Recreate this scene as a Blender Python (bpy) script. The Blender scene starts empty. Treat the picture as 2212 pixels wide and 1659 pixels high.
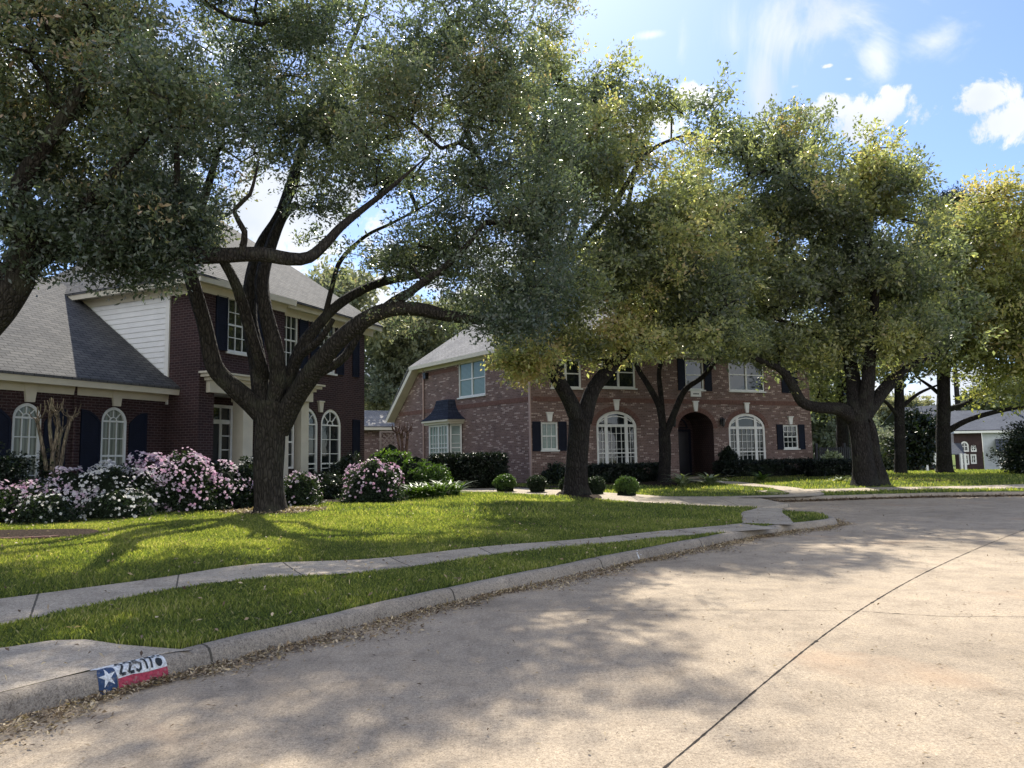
import bpy, math, random
import numpy as np
from mathutils import Vector, Matrix, noise
from mathutils.geometry import delaunay_2d_cdt

# ------------------------------------------------------------------ camera
C = bpy.context.scene.collection
scene = bpy.context.scene
FPX = 1609.0; CX = 1106.0; CY = 829.5; EYE = 1.6        # reference frame 2212 x 1659
PITCH = math.radians(5.71); ROLL = math.radians(1.0)
R0 = Vector((1, 0, 0)); FW = Vector((0, math.cos(PITCH), math.sin(PITCH)))
U0 = Vector((0, -math.sin(PITCH), math.cos(PITCH)))
RV = R0*math.cos(ROLL) - U0*math.sin(ROLL)
UV_ = U0*math.cos(ROLL) + R0*math.sin(ROLL)
CAMP = Vector((0, 0, EYE))
cam = bpy.data.cameras.new('camera'); camo = bpy.data.objects.new('camera', cam)
C.objects.link(camo); scene.camera = camo
cam.sensor_fit = 'HORIZONTAL'; cam.sensor_width = 36; cam.lens = FPX/2212*36
cam.clip_start = .05; cam.clip_end = 3000
m = Matrix((RV, UV_, -FW)).transposed().to_4x4(); m.translation = CAMP
camo.matrix_world = m

# ------------------------------------------------------------------ light
SUN_AZ = 1.0; SUN_EL = 47.0       # degrees, azimuth measured from +Y towards +X
sd = Vector((math.sin(math.radians(SUN_AZ))*math.cos(math.radians(SUN_EL)),
             math.cos(math.radians(SUN_AZ))*math.cos(math.radians(SUN_EL)), math.sin(math.radians(SUN_EL))))
sl = bpy.data.lights.new('sun', 'SUN'); sl.energy = 3.3; sl.angle = math.radians(.55); sl.color = (1, .93, .8)
so = bpy.data.objects.new('sun', sl); C.objects.link(so); so.rotation_euler = (-sd).to_track_quat('-Z', 'Y').to_euler()
so.location = (0, 0, 60)
scene.view_settings.view_transform = 'Standard'; scene.view_settings.look = 'None'
scene.view_settings.gamma = 1; scene.view_settings.use_curve_mapping = False
scene.view_settings.exposure = 1.28
scene.cycles.max_bounces = 7; scene.cycles.diffuse_bounces = 3; scene.cycles.glossy_bounces = 2
scene.cycles.transmission_bounces = 3; scene.cycles.caustics_reflective = False; scene.cycles.caustics_refractive = False

class NT:
    """small node-tree helper"""
    def __init__(s, tree): s.t = tree; s.n = tree.nodes; s.l = tree.links
    def node(s, typ, props=None, **inp):
        nd = s.n.new(typ)
        for k, v in (props or {}).items(): setattr(nd, k, v)
        for k, v in inp.items(): s.set(nd, k.replace('_', ' '), v)
        return nd
    def set(s, nd, key, v):
        sock = nd.inputs[int(key[1:])] if (key[0] == 'i' and key[1:].isdigit()) else nd.inputs[key]
        if hasattr(v, 'bl_idname') and hasattr(v, 'outputs'): v = v.outputs[0]
        if hasattr(v, 'is_linked'): s.l.new(v, sock)
        else:
            if sock.type == 'RGBA' and len(v) == 3: v = (*v, 1)
            sock.default_value = v
    def math(s, op, a, b=0.0, c=None):
        nd = s.n.new('ShaderNodeMath'); nd.operation = op
        s.set(nd, 'i0', a); s.set(nd, 'i1', b)
        if c is not None: s.set(nd, 'i2', c)
        return nd.outputs[0]
    def mix(s, fac, a, b, mode='MIX'):
        nd = s.n.new('ShaderNodeMix'); nd.data_type = 'RGBA'; nd.blend_type = mode
        s.set(nd, 'i0', fac); s.set(nd, 'i6', a); s.set(nd, 'i7', b)
        return nd.outputs[2]
    def ramp(s, fac, stops, interp='LINEAR'):
        nd = s.n.new('ShaderNodeValToRGB'); cr = nd.color_ramp; cr.interpolation = interp
        cr.elements[0].position = stops[0][0]; cr.elements[1].position = stops[-1][0]
        es = [cr.elements[0], cr.elements[1]]
        cr.elements[0].color = (*stops[0][1], 1); cr.elements[1].color = (*stops[-1][1], 1)
        for p, c in stops[1:-1]: cr.elements.new(p).color = (*c, 1)
        s.set(nd, 'i0', fac); return nd.outputs[0]
    def noise(s, vec, scale, detail=4, rough=.55, dist=0):
        nd = s.n.new('ShaderNodeTexNoise')
        if vec is not None: s.set(nd, 'Vector', vec)
        s.set(nd, 'Scale', scale); s.set(nd, 'Detail', detail); s.set(nd, 'Roughness', rough); s.set(nd, 'Distortion', dist)
        return nd.outputs[0]

w = bpy.data.worlds.new('World'); scene.world = w; w.use_nodes = True
T = NT(w.node_tree); T.n.clear()
sky = T.node('ShaderNodeTexSky', dict(sky_type='NISHITA', sun_disc=False, sun_elevation=math.radians(SUN_EL),
             sun_rotation=math.radians(SUN_AZ), altitude=0, air_density=1.0, dust_density=.6, ozone_density=2.2))
tc = T.node('ShaderNodeTexCoord'); gen = tc.outputs['Generated']
nv = T.node('ShaderNodeVectorMath', dict(operation='NORMALIZE')); T.set(nv, 'i0', gen)
sx = T.node('ShaderNodeSeparateXYZ'); T.set(sx, 'i0', nv)
az = T.math('ARCTAN2', sx.outputs[0], sx.outputs[1]); el = T.math('ARCSINE', sx.outputs[2])
def dirpx(px, py):
    d = FW*FPX + RV*(px-CX) + UV_*(CY-py); d.normalize()
    return math.atan2(d.x, d.y), math.asin(d.z)
def cloud(px, py, rx, ry, tilt=0):
    a, e = dirpx(px, py); a2, _ = dirpx(px+rx, py); _, e2 = dirpx(px, py-ry)
    da = T.math('SUBTRACT', az, a); de = T.math('SUBTRACT', el, e)
    if tilt: de = T.math('SUBTRACT', de, T.math('MULTIPLY', da, tilt))
    da = T.math('DIVIDE', da, abs(a2-a)); de = T.math('DIVIDE', de, abs(e2-e))
    return T.math('SUBTRACT', 1.0, T.math('SQRT', T.math('ADD', T.math('MULTIPLY', da, da), T.math('MULTIPLY', de, de))))
ns = T.math('ADD', T.math('MULTIPLY', T.noise(gen, 11.0, 10, .68, .5), .75), T.math('MULTIPLY', T.noise(gen, 34.0, 8, .6, .2), .25)); ns3 = T.noise(gen, 5.5, 9, .62, 1.4)
def blend(list_, amp, lo, hi, nz):
    v = list_[0]
    for c in list_[1:]: v = T.math('MAXIMUM', v, c)
    v = T.math('ADD', v, T.math('MULTIPLY', T.math('SUBTRACT', nz, .5), amp))
    mr = T.node('ShaderNodeMapRange', dict(interpolation_type='SMOOTHSTEP')); T.set(mr, 'Value', v)
    T.set(mr, 'From Min', lo); T.set(mr, 'From Max', hi); return mr.outputs[0]
puff = blend([cloud(1880, 250, 110, 62, .35), cloud(1780, 232, 75, 40), cloud(1920, 215, 35, 55), cloud(2120, 215, 140, 52), cloud(2190, 262, 150, 75),
              cloud(2120, 425, 70, 28), cloud(1365, 280, 170, 90), cloud(1480, 215, 90, 40), cloud(1715, 187, 22, 12), cloud(1790, 142, 20, 8),
              cloud(1835, 170, 26, 10), cloud(560, 470, 320, 190), cloud(1180, 700, 900, 260), cloud(2000, 860, 700, 130),
              cloud(2900, 500, 380, 220), cloud(-500, 400, 500, 250)], 5.5, .16, .62, ns)
wisp = blend([cloud(1760, 60, 260, 110, -.1), cloud(1900, 120, 70, 130), cloud(1640, 200, 50, 160), cloud(1405, 75, 30, 10),
              cloud(2020, 90, 120, 60), cloud(1300, 460, 200, 160), cloud(350, 250, 650, 380), cloud(1000, -900, 1200, 500), T.math('MULTIPLY', T.math('SUBTRACT', T.math('MULTIPLY', sx.outputs[1], -1.0), .1), 2.2)], 4.2, .0, 1.25, ns3)  # last term adds unseen clouds behind the camera for fill
shade = T.ramp(T.noise(gen, 5.0, 5, .5), [(.35, (.66, .72, .82)), (.62, (1, 1, 1))])
back = T.ramp(T.math('ADD', T.math('MULTIPLY', sx.outputs[1], -.5), .5), [(.35, (5.3, 5.4, 5.6)), (.75, (10.6, 10.3, 9.8))])   # unseen clouds behind the camera brightened, added as fill light
ccol = T.mix(1.0, shade, back, 'MULTIPLY')
skyc = T.mix(1.0, sky.outputs[0], (.68, .75, .93), 'MULTIPLY')
col = T.mix(T.math('MULTIPLY', wisp, .75), skyc, ccol)
col = T.mix(puff, col, ccol)
bg = T.node('ShaderNodeBackground', Color=col, Strength=.088)
wo = T.node('ShaderNodeOutputWorld'); T.l.new(bg.outputs[0], wo.inputs[0])

# ------------------------------------------------------------------ helpers
rng = np.random.default_rng(7); random.seed(7)
def ray(px, py): return FW*FPX + RV*(px-CX) + UV_*(CY-py)
def G(px, py, z=0.0):
    d = ray(px, py); t = (z-EYE)/d.z; return Vector((d.x*t, d.y*t, z))
def P(px, py, Y):
    d = ray(px, py); t = Y/d.y; return CAMP + d*t
def tag(o, label=None, cat=None, group=None, kind=None):
    if label: o['label'] = label
    if cat: o['category'] = cat
    if group: o['group'] = group
    if kind: o['kind'] = kind
    return o
def empty(name, loc, label, cat, group=None):
    o = bpy.data.objects.new(name, None); C.objects.link(o); o.location = loc; o.empty_display_size = .3
    return tag(o, label, cat, group)
def mesh_np(name, V, F, mat, parent=None, smooth=False, uv=None, attr=None):
    """V (n,3), F list or (m,k) array; coordinates in world, parented objects keep world placement"""
    me = bpy.data.meshes.new(name); V = np.asarray(V, dtype=np.float32)
    off = np.array(parent_offset(parent), dtype=np.float32)
    me.vertices.add(len(V)); me.vertices.foreach_set('co', (V-off).ravel())
    if isinstance(F, np.ndarray):
        k = F.shape[1]; loops = F.ravel().astype(np.int32)
        starts = np.arange(0, len(loops), k, dtype=np.int32)
    else:
        loops = np.array([i for f in F for i in f], dtype=np.int32)
        ln = np.array([len(f) for f in F]); starts = np.concatenate([[0], np.cumsum(ln)[:-1]]).astype(np.int32)
    me.loops.add(len(loops)); me.loops.foreach_set('vertex_index', loops)
    me.polygons.add(len(starts)); me.polygons.foreach_set('loop_start', starts)
    me.update(calc_edges=True)
    if uv is not None:
        l = me.uv_layers.new(name='UVMap'); l.data.foreach_set('uv', np.asarray(uv, dtype=np.float32).ravel())
    if attr is not None:
        a = me.attributes.new('tint', 'FLOAT', 'FACE'); a.data.foreach_set('value', np.asarray(attr, dtype=np.float32))
    if smooth: me.polygons.foreach_set('use_smooth', np.ones(len(starts), dtype=bool))
    me.validate(); me.materials.append(mat)
    o = bpy.data.objects.new(name, me); C.objects.link(o)
    if parent is not None: o.parent = parent
    return o
def parent_offset(p):
    v = Vector((0, 0, 0))
    while p is not None: v += p.location; p = p.parent
    return v
class MB:
    def __init__(s): s.v = []; s.f = []; s.uv = []
    def face(s, pts, uv=None):
        i = len(s.v); s.v += [tuple(p) for p in pts]; s.f.append(list(range(i, i+len(pts))))
        if uv is None: uv = [(p[0]+p[1], p[2]) for p in pts]
        s.uv += [tuple(q) for q in uv]
    def hexa(s, b, t):       # bottom ring, top ring (ccw from above)
        n = len(b)
        s.face(list(reversed(b))); s.face(t)
        for i in range(n):
            j = (i+1) % n; s.face([b[i], b[j], t[j], t[i]])
    def build(s, name, mat, parent=None, smooth=False):
        return mesh_np(name, s.v, s.f, mat, parent, smooth, s.uv)
    def box(s, c, size, rot=0):
        cx, cy, cz = c; hx, hy, hz = size[0]/2, size[1]/2, size[2]/2; cr, sr = math.cos(rot), math.sin(rot)
        q = [(cx+x*cr-y*sr, cy+x*sr+y*cr) for x, y in ((-hx, -hy), (hx, -hy), (hx, hy), (-hx, hy))]
        s.hexa([(x, y, cz-hz) for x, y in q], [(x, y, cz+hz) for x, y in q])
class Fac:
    """a vertical facade: A -> B seen left to right from outside"""
    def __init__(s, A, B):
        s.A = Vector(A); s.B = Vector(B); d = s.B-s.A; s.L = d.length; s.d = d/s.L; s.n = Vector((s.d.y, -s.d.x))
    def pt(s, u, z, o=0.0):
        q = s.A + s.d*u + s.n*o; return (q.x, q.y, z)
    def hit(s, px, py):
        r = ray(px, py); r2 = Vector((r.x, r.y)); t = s.n.dot(s.A)/s.n.dot(r2)
        p = r2*t; return (p-s.A).dot(s.d), EYE+r.z*t
    def rect(s, x0, y0, x1, y1):
        ym = (y0+y1)/2; xm = (x0+x1)/2
        return s.hit(x0, ym)[0], s.hit(x1, ym)[0], s.hit(xm, y1)[1], s.hit(xm, y0)[1]
def fbox(mb, F, u0, u1, z0, z1, o0, o1):
    P8 = [F.pt(u0, z0, o1), F.pt(u1, z0, o1), F.pt(u1, z0, o0), F.pt(u0, z0, o0)]
    Q8 = [F.pt(u0, z1, o1), F.pt(u1, z1, o1), F.pt(u1, z1, o0), F.pt(u0, z1, o0)]
    mb.face([Q8[3], Q8[2], P8[2], P8[3]]); n0 = len(mb.f)
    mb.face([P8[0], P8[1], Q8[1], Q8[0]], [(u0, z0), (u1, z0), (u1, z1), (u0, z1)])
    mb.face([P8[1], P8[2], Q8[2], Q8[1]]); mb.face([P8[3], P8[0], Q8[0], Q8[3]])
    mb.face(Q8); mb.face(P8[::-1])
def strip(mb, F, pts, wd, o0, o1, closed=False):
    """ribbon of width wd along pts (u,z) on the facade, extruded o0..o1"""
    n = len(pts); L = []; R = []
    for i in range(n):
        a = pts[(i-1) % n] if (closed or i > 0) else pts[i]; b = pts[(i+1) % n] if (closed or i < n-1) else pts[i]
        p = pts[i]
        d1 = Vector((p[0]-a[0], p[1]-a[1])); d2 = Vector((b[0]-p[0], b[1]-p[1]))
        if d1.length < 1e-7: d1 = d2
        if d2.length < 1e-7: d2 = d1
        d1.normalize(); d2.normalize(); t = (d1+d2)
        if t.length < 1e-6: t = d2
        t.normalize(); nn = Vector((-t.y, t.x)); k = wd/2/max(.5, nn.dot(Vector((-d2.y, d2.x))))
        L.append((p[0]+nn.x*k, p[1]+nn.y*k)); R.append((p[0]-nn.x*k, p[1]-nn.y*k))
    rg = range(n if closed else n-1)
    for i in rg:
        j = (i+1) % n
        mb.face([F.pt(*R[i], o1), F.pt(*R[j], o1), F.pt(*L[j], o1), F.pt(*L[i], o1)])
        mb.face([F.pt(*L[i], o1), F.pt(*L[j], o1), F.pt(*L[j], o0), F.pt(*L[i], o0)])
        mb.face([F.pt(*R[j], o1), F.pt(*R[i], o1), F.pt(*R[i], o0), F.pt(*R[j], o0)])
    if not closed:
        mb.face([F.pt(*R[0], o0), F.pt(*R[0], o1), F.pt(*L[0], o1), F.pt(*L[0], o0)])
        mb.face([F.pt(*L[-1], o0), F.pt(*L[-1], o1), F.pt(*R[-1], o1), F.pt(*R[-1], o0)])
def arc(u0, u1, zs, rise, n=14):
    c = (u0+u1)/2; h = (u1-u0)/2
    return [(c-h*math.cos(math.pi*i/n), zs+rise*math.sin(math.pi*i/n)) for i in range(n+1)]
def outline(o):
    if o.get('rise', 0) > 0:
        return [(o['u0'], o['z0'])] + arc(o['u0'], o['u1'], o['z1']-o['rise'], o['rise']) + [(o['u1'], o['z0'])]
    return [(o['u0'], o['z0']), (o['u0'], o['z1']), (o['u1'], o['z1']), (o['u1'], o['z0'])]
def wall(F, z0, z1, ops, mb, u0=0.0, u1=None, out=0.0):
    """wall skin with real openings and reveals"""
    u1 = F.L if u1 is None else u1
    us = sorted(set([u0, u1]+[x for o in ops for x in (o['u0'], o['u1'])]))
    zs = sorted(set([z0, z1]+[x for o in ops for x in (max(z0, o['z0']), o['z1'])]))
    us = [x for x in us if u0-1e-6 <= x <= u1+1e-6]
    for a, b in zip(us, us[1:]):
        for c, d in zip(zs, zs[1:]):
            if b-a < 1e-5 or d-c < 1e-5: continue
            um = (a+b)/2; zm = (c+d)/2
            if any(o['u0'] < um < o['u1'] and o['z0'] < zm < o['z1'] for o in ops): continue
            mb.face([F.pt(a, c, out), F.pt(b, c, out), F.pt(b, d, out), F.pt(a, d, out)], [(a, c), (b, c), (b, d), (a, d)])
    for o in ops:
        ol = outline(o); dp = o.get('depth', .13)
        if o.get('rise', 0) > 0:
            ar = ol[1:-1]; h = len(ar)//2; 
            for seg, cn in ((ar[:h+1], (o['u0'], o['z1'])), (ar[h:], (o['u1'], o['z1']))):
                for p, q in zip(seg, seg[1:]):
                    mb.face([F.pt(*cn, out), F.pt(*p, out), F.pt(*q, out)], [cn, p, q])
        for p, q in zip(ol, ol[1:]):
            mb.face([F.pt(*p, out), F.pt(*q, out), F.pt(*q, out-dp), F.pt(*p, out-dp)], [(p[0], p[1]), (q[0], q[1]+.01), (q[0]+dp, q[1]), (p[0]+dp, p[1])])
        p, q = ol[-1], ol[0]
        mb.face([F.pt(*p, out), F.pt(*q, out), F.pt(*q, out-dp), F.pt(*p, out-dp)], [(p[0], 0), (q[0], 0), (q[0], dp), (p[0], dp)])
def poly_prism(mb, F, pts, o0, o1):
    mb.face([F.pt(*p, o1) for p in pts], pts)
    n = len(pts)
    for i in range(n):
        j = (i+1) % n
        mb.face([F.pt(*pts[j], o1), F.pt(*pts[i], o1), F.pt(*pts[i], o0), F.pt(*pts[j], o0)])
def inside_arch(o, u):
    """top z of the opening at u"""
    if o.get('rise', 0) <= 0: return o['z1']
    c = (o['u0']+o['u1'])/2; h = (o['u1']-o['u0'])/2; t = max(0, 1-((u-c)/h)**2)
    return o['z1']-o['rise']+o['rise']*math.sqrt(t)
def window(F, par, o, cols=3, rows=4, rail=.5, mat=None, pmat=None, fw=.07, mw=.028, sill=True, fan=False, mull=(), name='window', transom=None, out=0.0):
    """frame with muntins (one mesh), its pane and sill as sub-parts"""
    mb = MB(); ol = outline(o); k = fw/2
    c = (o['u0']+o['u1'])/2
    inn = []
    for (u, z) in ol:
        inn.append((u+(k if u < c-1e-6 else (-k if u > c+1e-6 else 0))*1.0, z))
    inn = [(u, (z+k if abs(z-o['z0']) < 1e-6 else (z-k if z > o['z1']-1e-6 or o.get('rise', 0) > 0 and z > o['z1']-o['rise']+1e-6 else z))) for u, z in inn]
    strip(mb, F, inn, fw, out-.10, out-.03, closed=True)
    U0, U1, Z0 = o['u0']+fw, o['u1']-fw, o['z0']+fw
    zsp = o['z1']-o.get('rise', 0)
    top = zsp if fan else None
    e = [0]
    def vbar(u, z0, z1, wd, dz=0): strip(mb, F, [(u, z0), (u, z1)], wd, out-.095, out-.05+dz)
    def hbar(z, u0, u1, wd, dz=0): strip(mb, F, [(u0, z), (u1, z)], wd, out-.094, out-.047+dz)
    for mu in mull: vbar(mu, Z0, inside_arch(o, mu)-fw, .17 if len(mull) > 1 else .10, .012)
    ztop = (zsp if fan else o['z1']-fw)
    if transom is not None: hbar(transom, U0, U1, .13, .010); strip(mb, F, [(u_, z_-fw*1.9) for u_, z_ in arc(o['u0']+.02, o['u1']-.02, zsp, o['rise'])][3:-3], .05, out-.09, out-.056); ztop = transom
    if fan:
        hbar(zsp, U0, U1, .05, .004)
        r = (o['u1']-o['u0'])/2-fw; r0 = r*.34
        a2 = [(c-r0*math.cos(math.pi*i/8), zsp+r0*math.sin(math.pi*i/8)) for i in range(9)]
        strip(mb, F, a2, mw, out-.093, out-.052)
        for ang in (45, 90, 135):
            t = math.radians(ang); rr = o['rise']-fw*.6 if ang == 90 else r*.98
            strip(mb, F, [(c+r0*math.cos(t), zsp+r0*math.sin(t)), (c+rr*math.cos(t), zsp+rr*math.sin(t))], mw, out-.092, out-.054)
    if rail: hbar(Z0+(ztop-Z0)*rail, U0, U1, .055, .006)
    edges = [U0]+list(mull)+[U1]
    for j in range(len(edges)-1):
        a, b = edges[j], edges[j+1]
        cc = cols if isinstance(cols, int) else cols[j]
        for i in range(1, cc):
            u = a+(b-a)*i/cc; vbar(u, Z0, min(ztop, inside_arch(o, u)-fw) if transom is None else ztop, mw)
    for i in range(1, rows):
        z = Z0+(ztop-Z0)*i/rows
        if rail and abs(i/rows-rail) < .01: continue
        hbar(z, U0, U1, mw*.9)
    wo_ = mb.build(name, mat, par)
    pm = MB(); pm.face([F.pt(u, z, out-.085) for u, z in reversed(ol)], list(reversed(ol))); pm.build('pane', pmat, wo_)
    if sill:
        sm = MB(); fbox(sm, F, o['u0']-.06, o['u1']+.06, o['z0']-.07, o['z0']-.002, out-.05, out+.07); sm.build('sill', mat, wo_)
    return wo_
def shutter(F, par, u0, u1, z0, z1, mat, arch=None, out=0.0):
    mb = MB(); zt = lambda u: z1
    if arch:     # arch=(uc, zs, r): the shutter's top follows the brick arch
        side, drop = arch
        zt = lambda u: z1 - drop*(((u-u0)/(u1-u0)) if side > 0 else ((u1-u)/(u1-u0)))**2.2
    n = 8; top = [(u0+(u1-u0)*i/n, zt(u0+(u1-u0)*i/n)) for i in range(n+1)]
    poly_prism(mb, F, [(u1, z0)] + top[::-1] + [(u0, z0)], out, out+.035)
    fr = .055
    inn = [(u0+fr/2, z0+fr/2)]+[(min(max(u, u0+fr/2), u1-fr/2), z-fr/2) for u, z in top]+[(u1-fr/2, z0+fr/2)]
    strip(mb, F, inn, fr, out+.03, out+.055, closed=True)
    zm = z0+(z1-z0)*.48; strip(mb, F, [(u0+fr, zm), (u1-fr, zm)], .06, out+.03, out+.053)
    k = int((z1-z0)/.075)
    for i in range(1, k):
        z = z0+fr+(z1-z0-2*fr)*i/k
        if z > min(zt(u0+fr), zt(u1-fr))-fr or abs(z-zm) < .05: continue
        fbox(mb, F, u0+fr, u1-fr, z-.014, z+.014, out+.034, out+.047)
    return mb.build('shutter', mat, par)
def keystone(F, par, u, z0, z1, w0, w1, mat, out=0.0):
    mb = MB(); poly_prism(mb, F, [(u-w0/2, z0), (u+w0/2, z0), (u+w1/2, z1), (u-w1/2, z1)], out, out+.09)
    fbox(mb, F, u-w1/2-.03, u+w1/2+.03, z1+.001, z1+.05, out, out+.12)
    return mb.build('keystone', mat, par)
def profile(mb, F, u0, u1, prof, cap=True, uvs=1):
    """extrude closed profile [(out,z)...] along the facade"""
    n = len(prof)
    for i in range(n):
        j = (i+1) % n; a, b = prof[i], prof[j]
        mb.face([F.pt(u0, a[1], a[0]), F.pt(u1, a[1], a[0]), F.pt(u1, b[1], b[0]), F.pt(u0, b[1], b[0])])
    mb.face([F.pt(u0, z, o) for o, z in prof]); mb.face([F.pt(u1, z, o) for o, z in prof[::-1]])
def roof_poly(mb, pts, th=.07):
    pts = [Vector(p) for p in pts]; nn = Vector((0, 0, 0))
    for i in range(len(pts)): nn += (pts[i]-pts[0]).cross(pts[(i+1) % len(pts)]-pts[0])
    if nn.z < 0: pts = pts[::-1]; nn = -nn
    nn.normalize(); h = Vector((0, 0, 1)).cross(nn); h.normalize(); up = nn.cross(h)
    uv = [(p.dot(h), p.dot(up)) for p in pts]
    mb.face(pts, uv); dn = Vector((0, 0, -th)); mb.face([p+dn for p in reversed(pts)], uv[::-1])
    for i in range(len(pts)):
        j = (i+1) % len(pts); mb.face([pts[j], pts[i], pts[i]+dn, pts[j]+dn])

# ------------------------------------------------------------------ materials
def newmat(name):
    mt = bpy.data.materials.new(name); mt.use_nodes = True; t = NT(mt.node_tree); t.n.clear()
    out = t.n.new('ShaderNodeOutputMaterial'); return mt, t, out
def principled(t, out, color, rough=.7, spec=.4, bump=None, bstr=.4, bdist=.01, metal=0):
    p = t.node('ShaderNodeBsdfPrincipled'); t.set(p, 'Base Color', color); t.set(p, 'Roughness', rough)
    t.set(p, 'Specular IOR Level', spec); t.set(p, 'Metallic', metal)
    if bump is not None:
        b = t.node('ShaderNodeBump'); t.set(b, 'Height', bump); t.set(b, 'Strength', bstr); t.set(b, 'Distance', bdist)
        t.l.new(b.outputs[0], p.inputs['Normal'])
    t.l.new(p.outputs[0], out.inputs[0]); return p
def coords(t, which='Object'):
    return t.node('ShaderNodeTexCoord').outputs[which]
def geo(t): return t.node('ShaderNodeNewGeometry').outputs['Position']
def plain(name, c, rough=.6, spec=.4, var=.12, scale=3.0, metal=0):
    mt, t, out = newmat(name); n = t.noise(geo(t), scale, 5)
    cc = t.ramp(n, [(.3, tuple(x*(1-var) for x in c)), (.7, tuple(min(1, x*(1+var)) for x in c))])
    principled(t, out, cc, rough, spec, bump=t.noise(geo(t), scale*20, 3), bstr=.12, metal=metal); return mt
def brickmat(name, c1, c2, mortar, light=None, lf=.0, msize=.013):
    mt, t, out = newmat(name); uv = coords(t, 'UV')
    b = t.node('ShaderNodeTexBrick', dict(offset=.5, squash=1.0)); t.set(b, 'Vector', uv)
    t.set(b, 'Color1', c1); t.set(b, 'Color2', c2); t.set(b, 'Mortar', mortar); t.set(b, 'Scale', 1.0)
    t.set(b, 'Mortar Size', msize); t.set(b, 'Mortar Smooth', .25); t.set(b, 'Bias', -.1)
    t.set(b, 'Brick Width', .215); t.set(b, 'Row Height', .078)
    col = b.outputs[0]
    if light:
        # stray pale bricks: cell noise on the brick grid
        sp = t.node('ShaderNodeSeparateXYZ'); t.set(sp, 'i0', uv)
        row = t.math('FLOOR', t.math('DIVIDE', sp.outputs[1], .078))
        offx = t.math('MULTIPLY', t.math('MODULO', row, 2.0), .1075)
        cx = t.math('FLOOR', t.math('DIVIDE', t.math('ADD', sp.outputs[0], offx), .215))
        cb = t.node('ShaderNodeCombineXYZ'); t.set(cb, 'i0', cx); t.set(cb, 'i1', row)
        wn = t.node('ShaderNodeTexWhiteNoise', dict(noise_dimensions='2D')); t.set(wn, 'Vector', cb)
        k = t.math('GREATER_THAN', wn.outputs[0], 1-lf)
        k = t.math('MULTIPLY', k, t.math('SUBTRACT', 1.0, b.outputs[1]))
        col = t.mix(k, col, light)
        k2 = t.math('MULTIPLY', t.math('LESS_THAN', wn.outputs[0], .16), t.math('SUBTRACT', 1.0, b.outputs[1]))
        col = t.mix(k2, col, tuple(x*.62 for x in c1))
    n = t.noise(geo(t), 1.3, 6, .65); col = t.mix(1.0, col, t.ramp(n, [(.25, (.72, .72, .74)), (.75, (1.12, 1.1, 1.08))]), 'MULTIPLY')
    n2 = t.noise(geo(t), 30, 3); col = t.mix(1.0, col, t.ramp(n2, [(.3, (.8, .8, .8)), (.7, (1.15, 1.15, 1.15))]), 'MULTIPLY')
    h = t.math('SUBTRACT', t.math('MULTIPLY', n2, .3), b.outputs[1])
    principled(t, out, col, .85, .25, bump=h, bstr=.8, bdist=.012); return mt
def shingle(name, c1, c2, dark):
    mt, t, out = newmat(name); uv = coords(t, 'UV')
    b = t.node('ShaderNodeTexBrick', dict(offset=.5)); 
    t.set(b, 'Vector', uv); t.set(b, 'Color1', c1); t.set(b, 'Color2', c2); t.set(b, 'Mortar', dark); t.set(b, 'Scale', 1.0)
    t.set(b, 'Mortar Size', .014); t.set(b, 'Mortar Smooth', .5); t.set(b, 'Brick Width', .33); t.set(b, 'Row Height', .145); t.set(b, 'Bias', 0)
    n = t.noise(geo(t), .7, 6, .6); col = t.mix(1.0, b.outputs[0], t.ramp(n, [(.3, (.78, .78, .8)), (.7, (1.14, 1.12, 1.1))]), 'MULTIPLY')
    n2 = t.noise(geo(t), 26, 3, .7); col = t.mix(1.0, col, t.ramp(n2, [(.3, (.68, .68, .68)), (.7, (1.25, 1.25, 1.25))]), 'MULTIPLY')
    sp = t.node('ShaderNodeSeparateXYZ'); t.set(sp, 'i0', uv)
    fr = t.math('FRACT', t.math('DIVIDE', sp.outputs[1], .145))
    principled(t, out, col, .9, .2, bump=t.math('SUBTRACT', t.math('MULTIPLY', n2, .3), fr), bstr=.9, bdist=.02); return mt
def barkmat(name, c):
    mt, t, out = newmat(name); g = coords(t, 'Object')
    mp = t.node('ShaderNodeMapping'); t.set(mp, 'Vector', g); t.set(mp, 'Scale', (1, 1, .28))
    n = t.noise(mp, 11, 7, .7, .8); n1 = t.noise(g, 1.8, 5, .6)
    v = t.node('ShaderNodeTexVoronoi', dict(feature='DISTANCE_TO_EDGE')); t.set(v, 'Vector', mp); t.set(v, 'Scale', 16)
    fis = t.ramp(v.outputs[0], [(.0, (.35, .35, .35)), (.18, (1, 1, 1))])
    cc = t.ramp(n, [(.28, tuple(x*.4 for x in c)), (.5, c), (.75, tuple(x*1.8 for x in c))])
    cc = t.mix(1.0, cc, fis, 'MULTIPLY')
    lich = t.ramp(n1, [(.52, (0., 0., 0.)), (.66, (1., 1., 1.))])
    cc = t.mix(t.math('MULTIPLY', lich, .45), cc, (c[0]*1.7, c[1]*2.0, c[2]*1.6))
    h = t.math('ADD', t.math('MULTIPLY', v.outputs[0], 2.0), n)
    principled(t, out, cc, .9, .2, bump=h, bstr=1.0, bdist=.05); return mt
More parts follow.
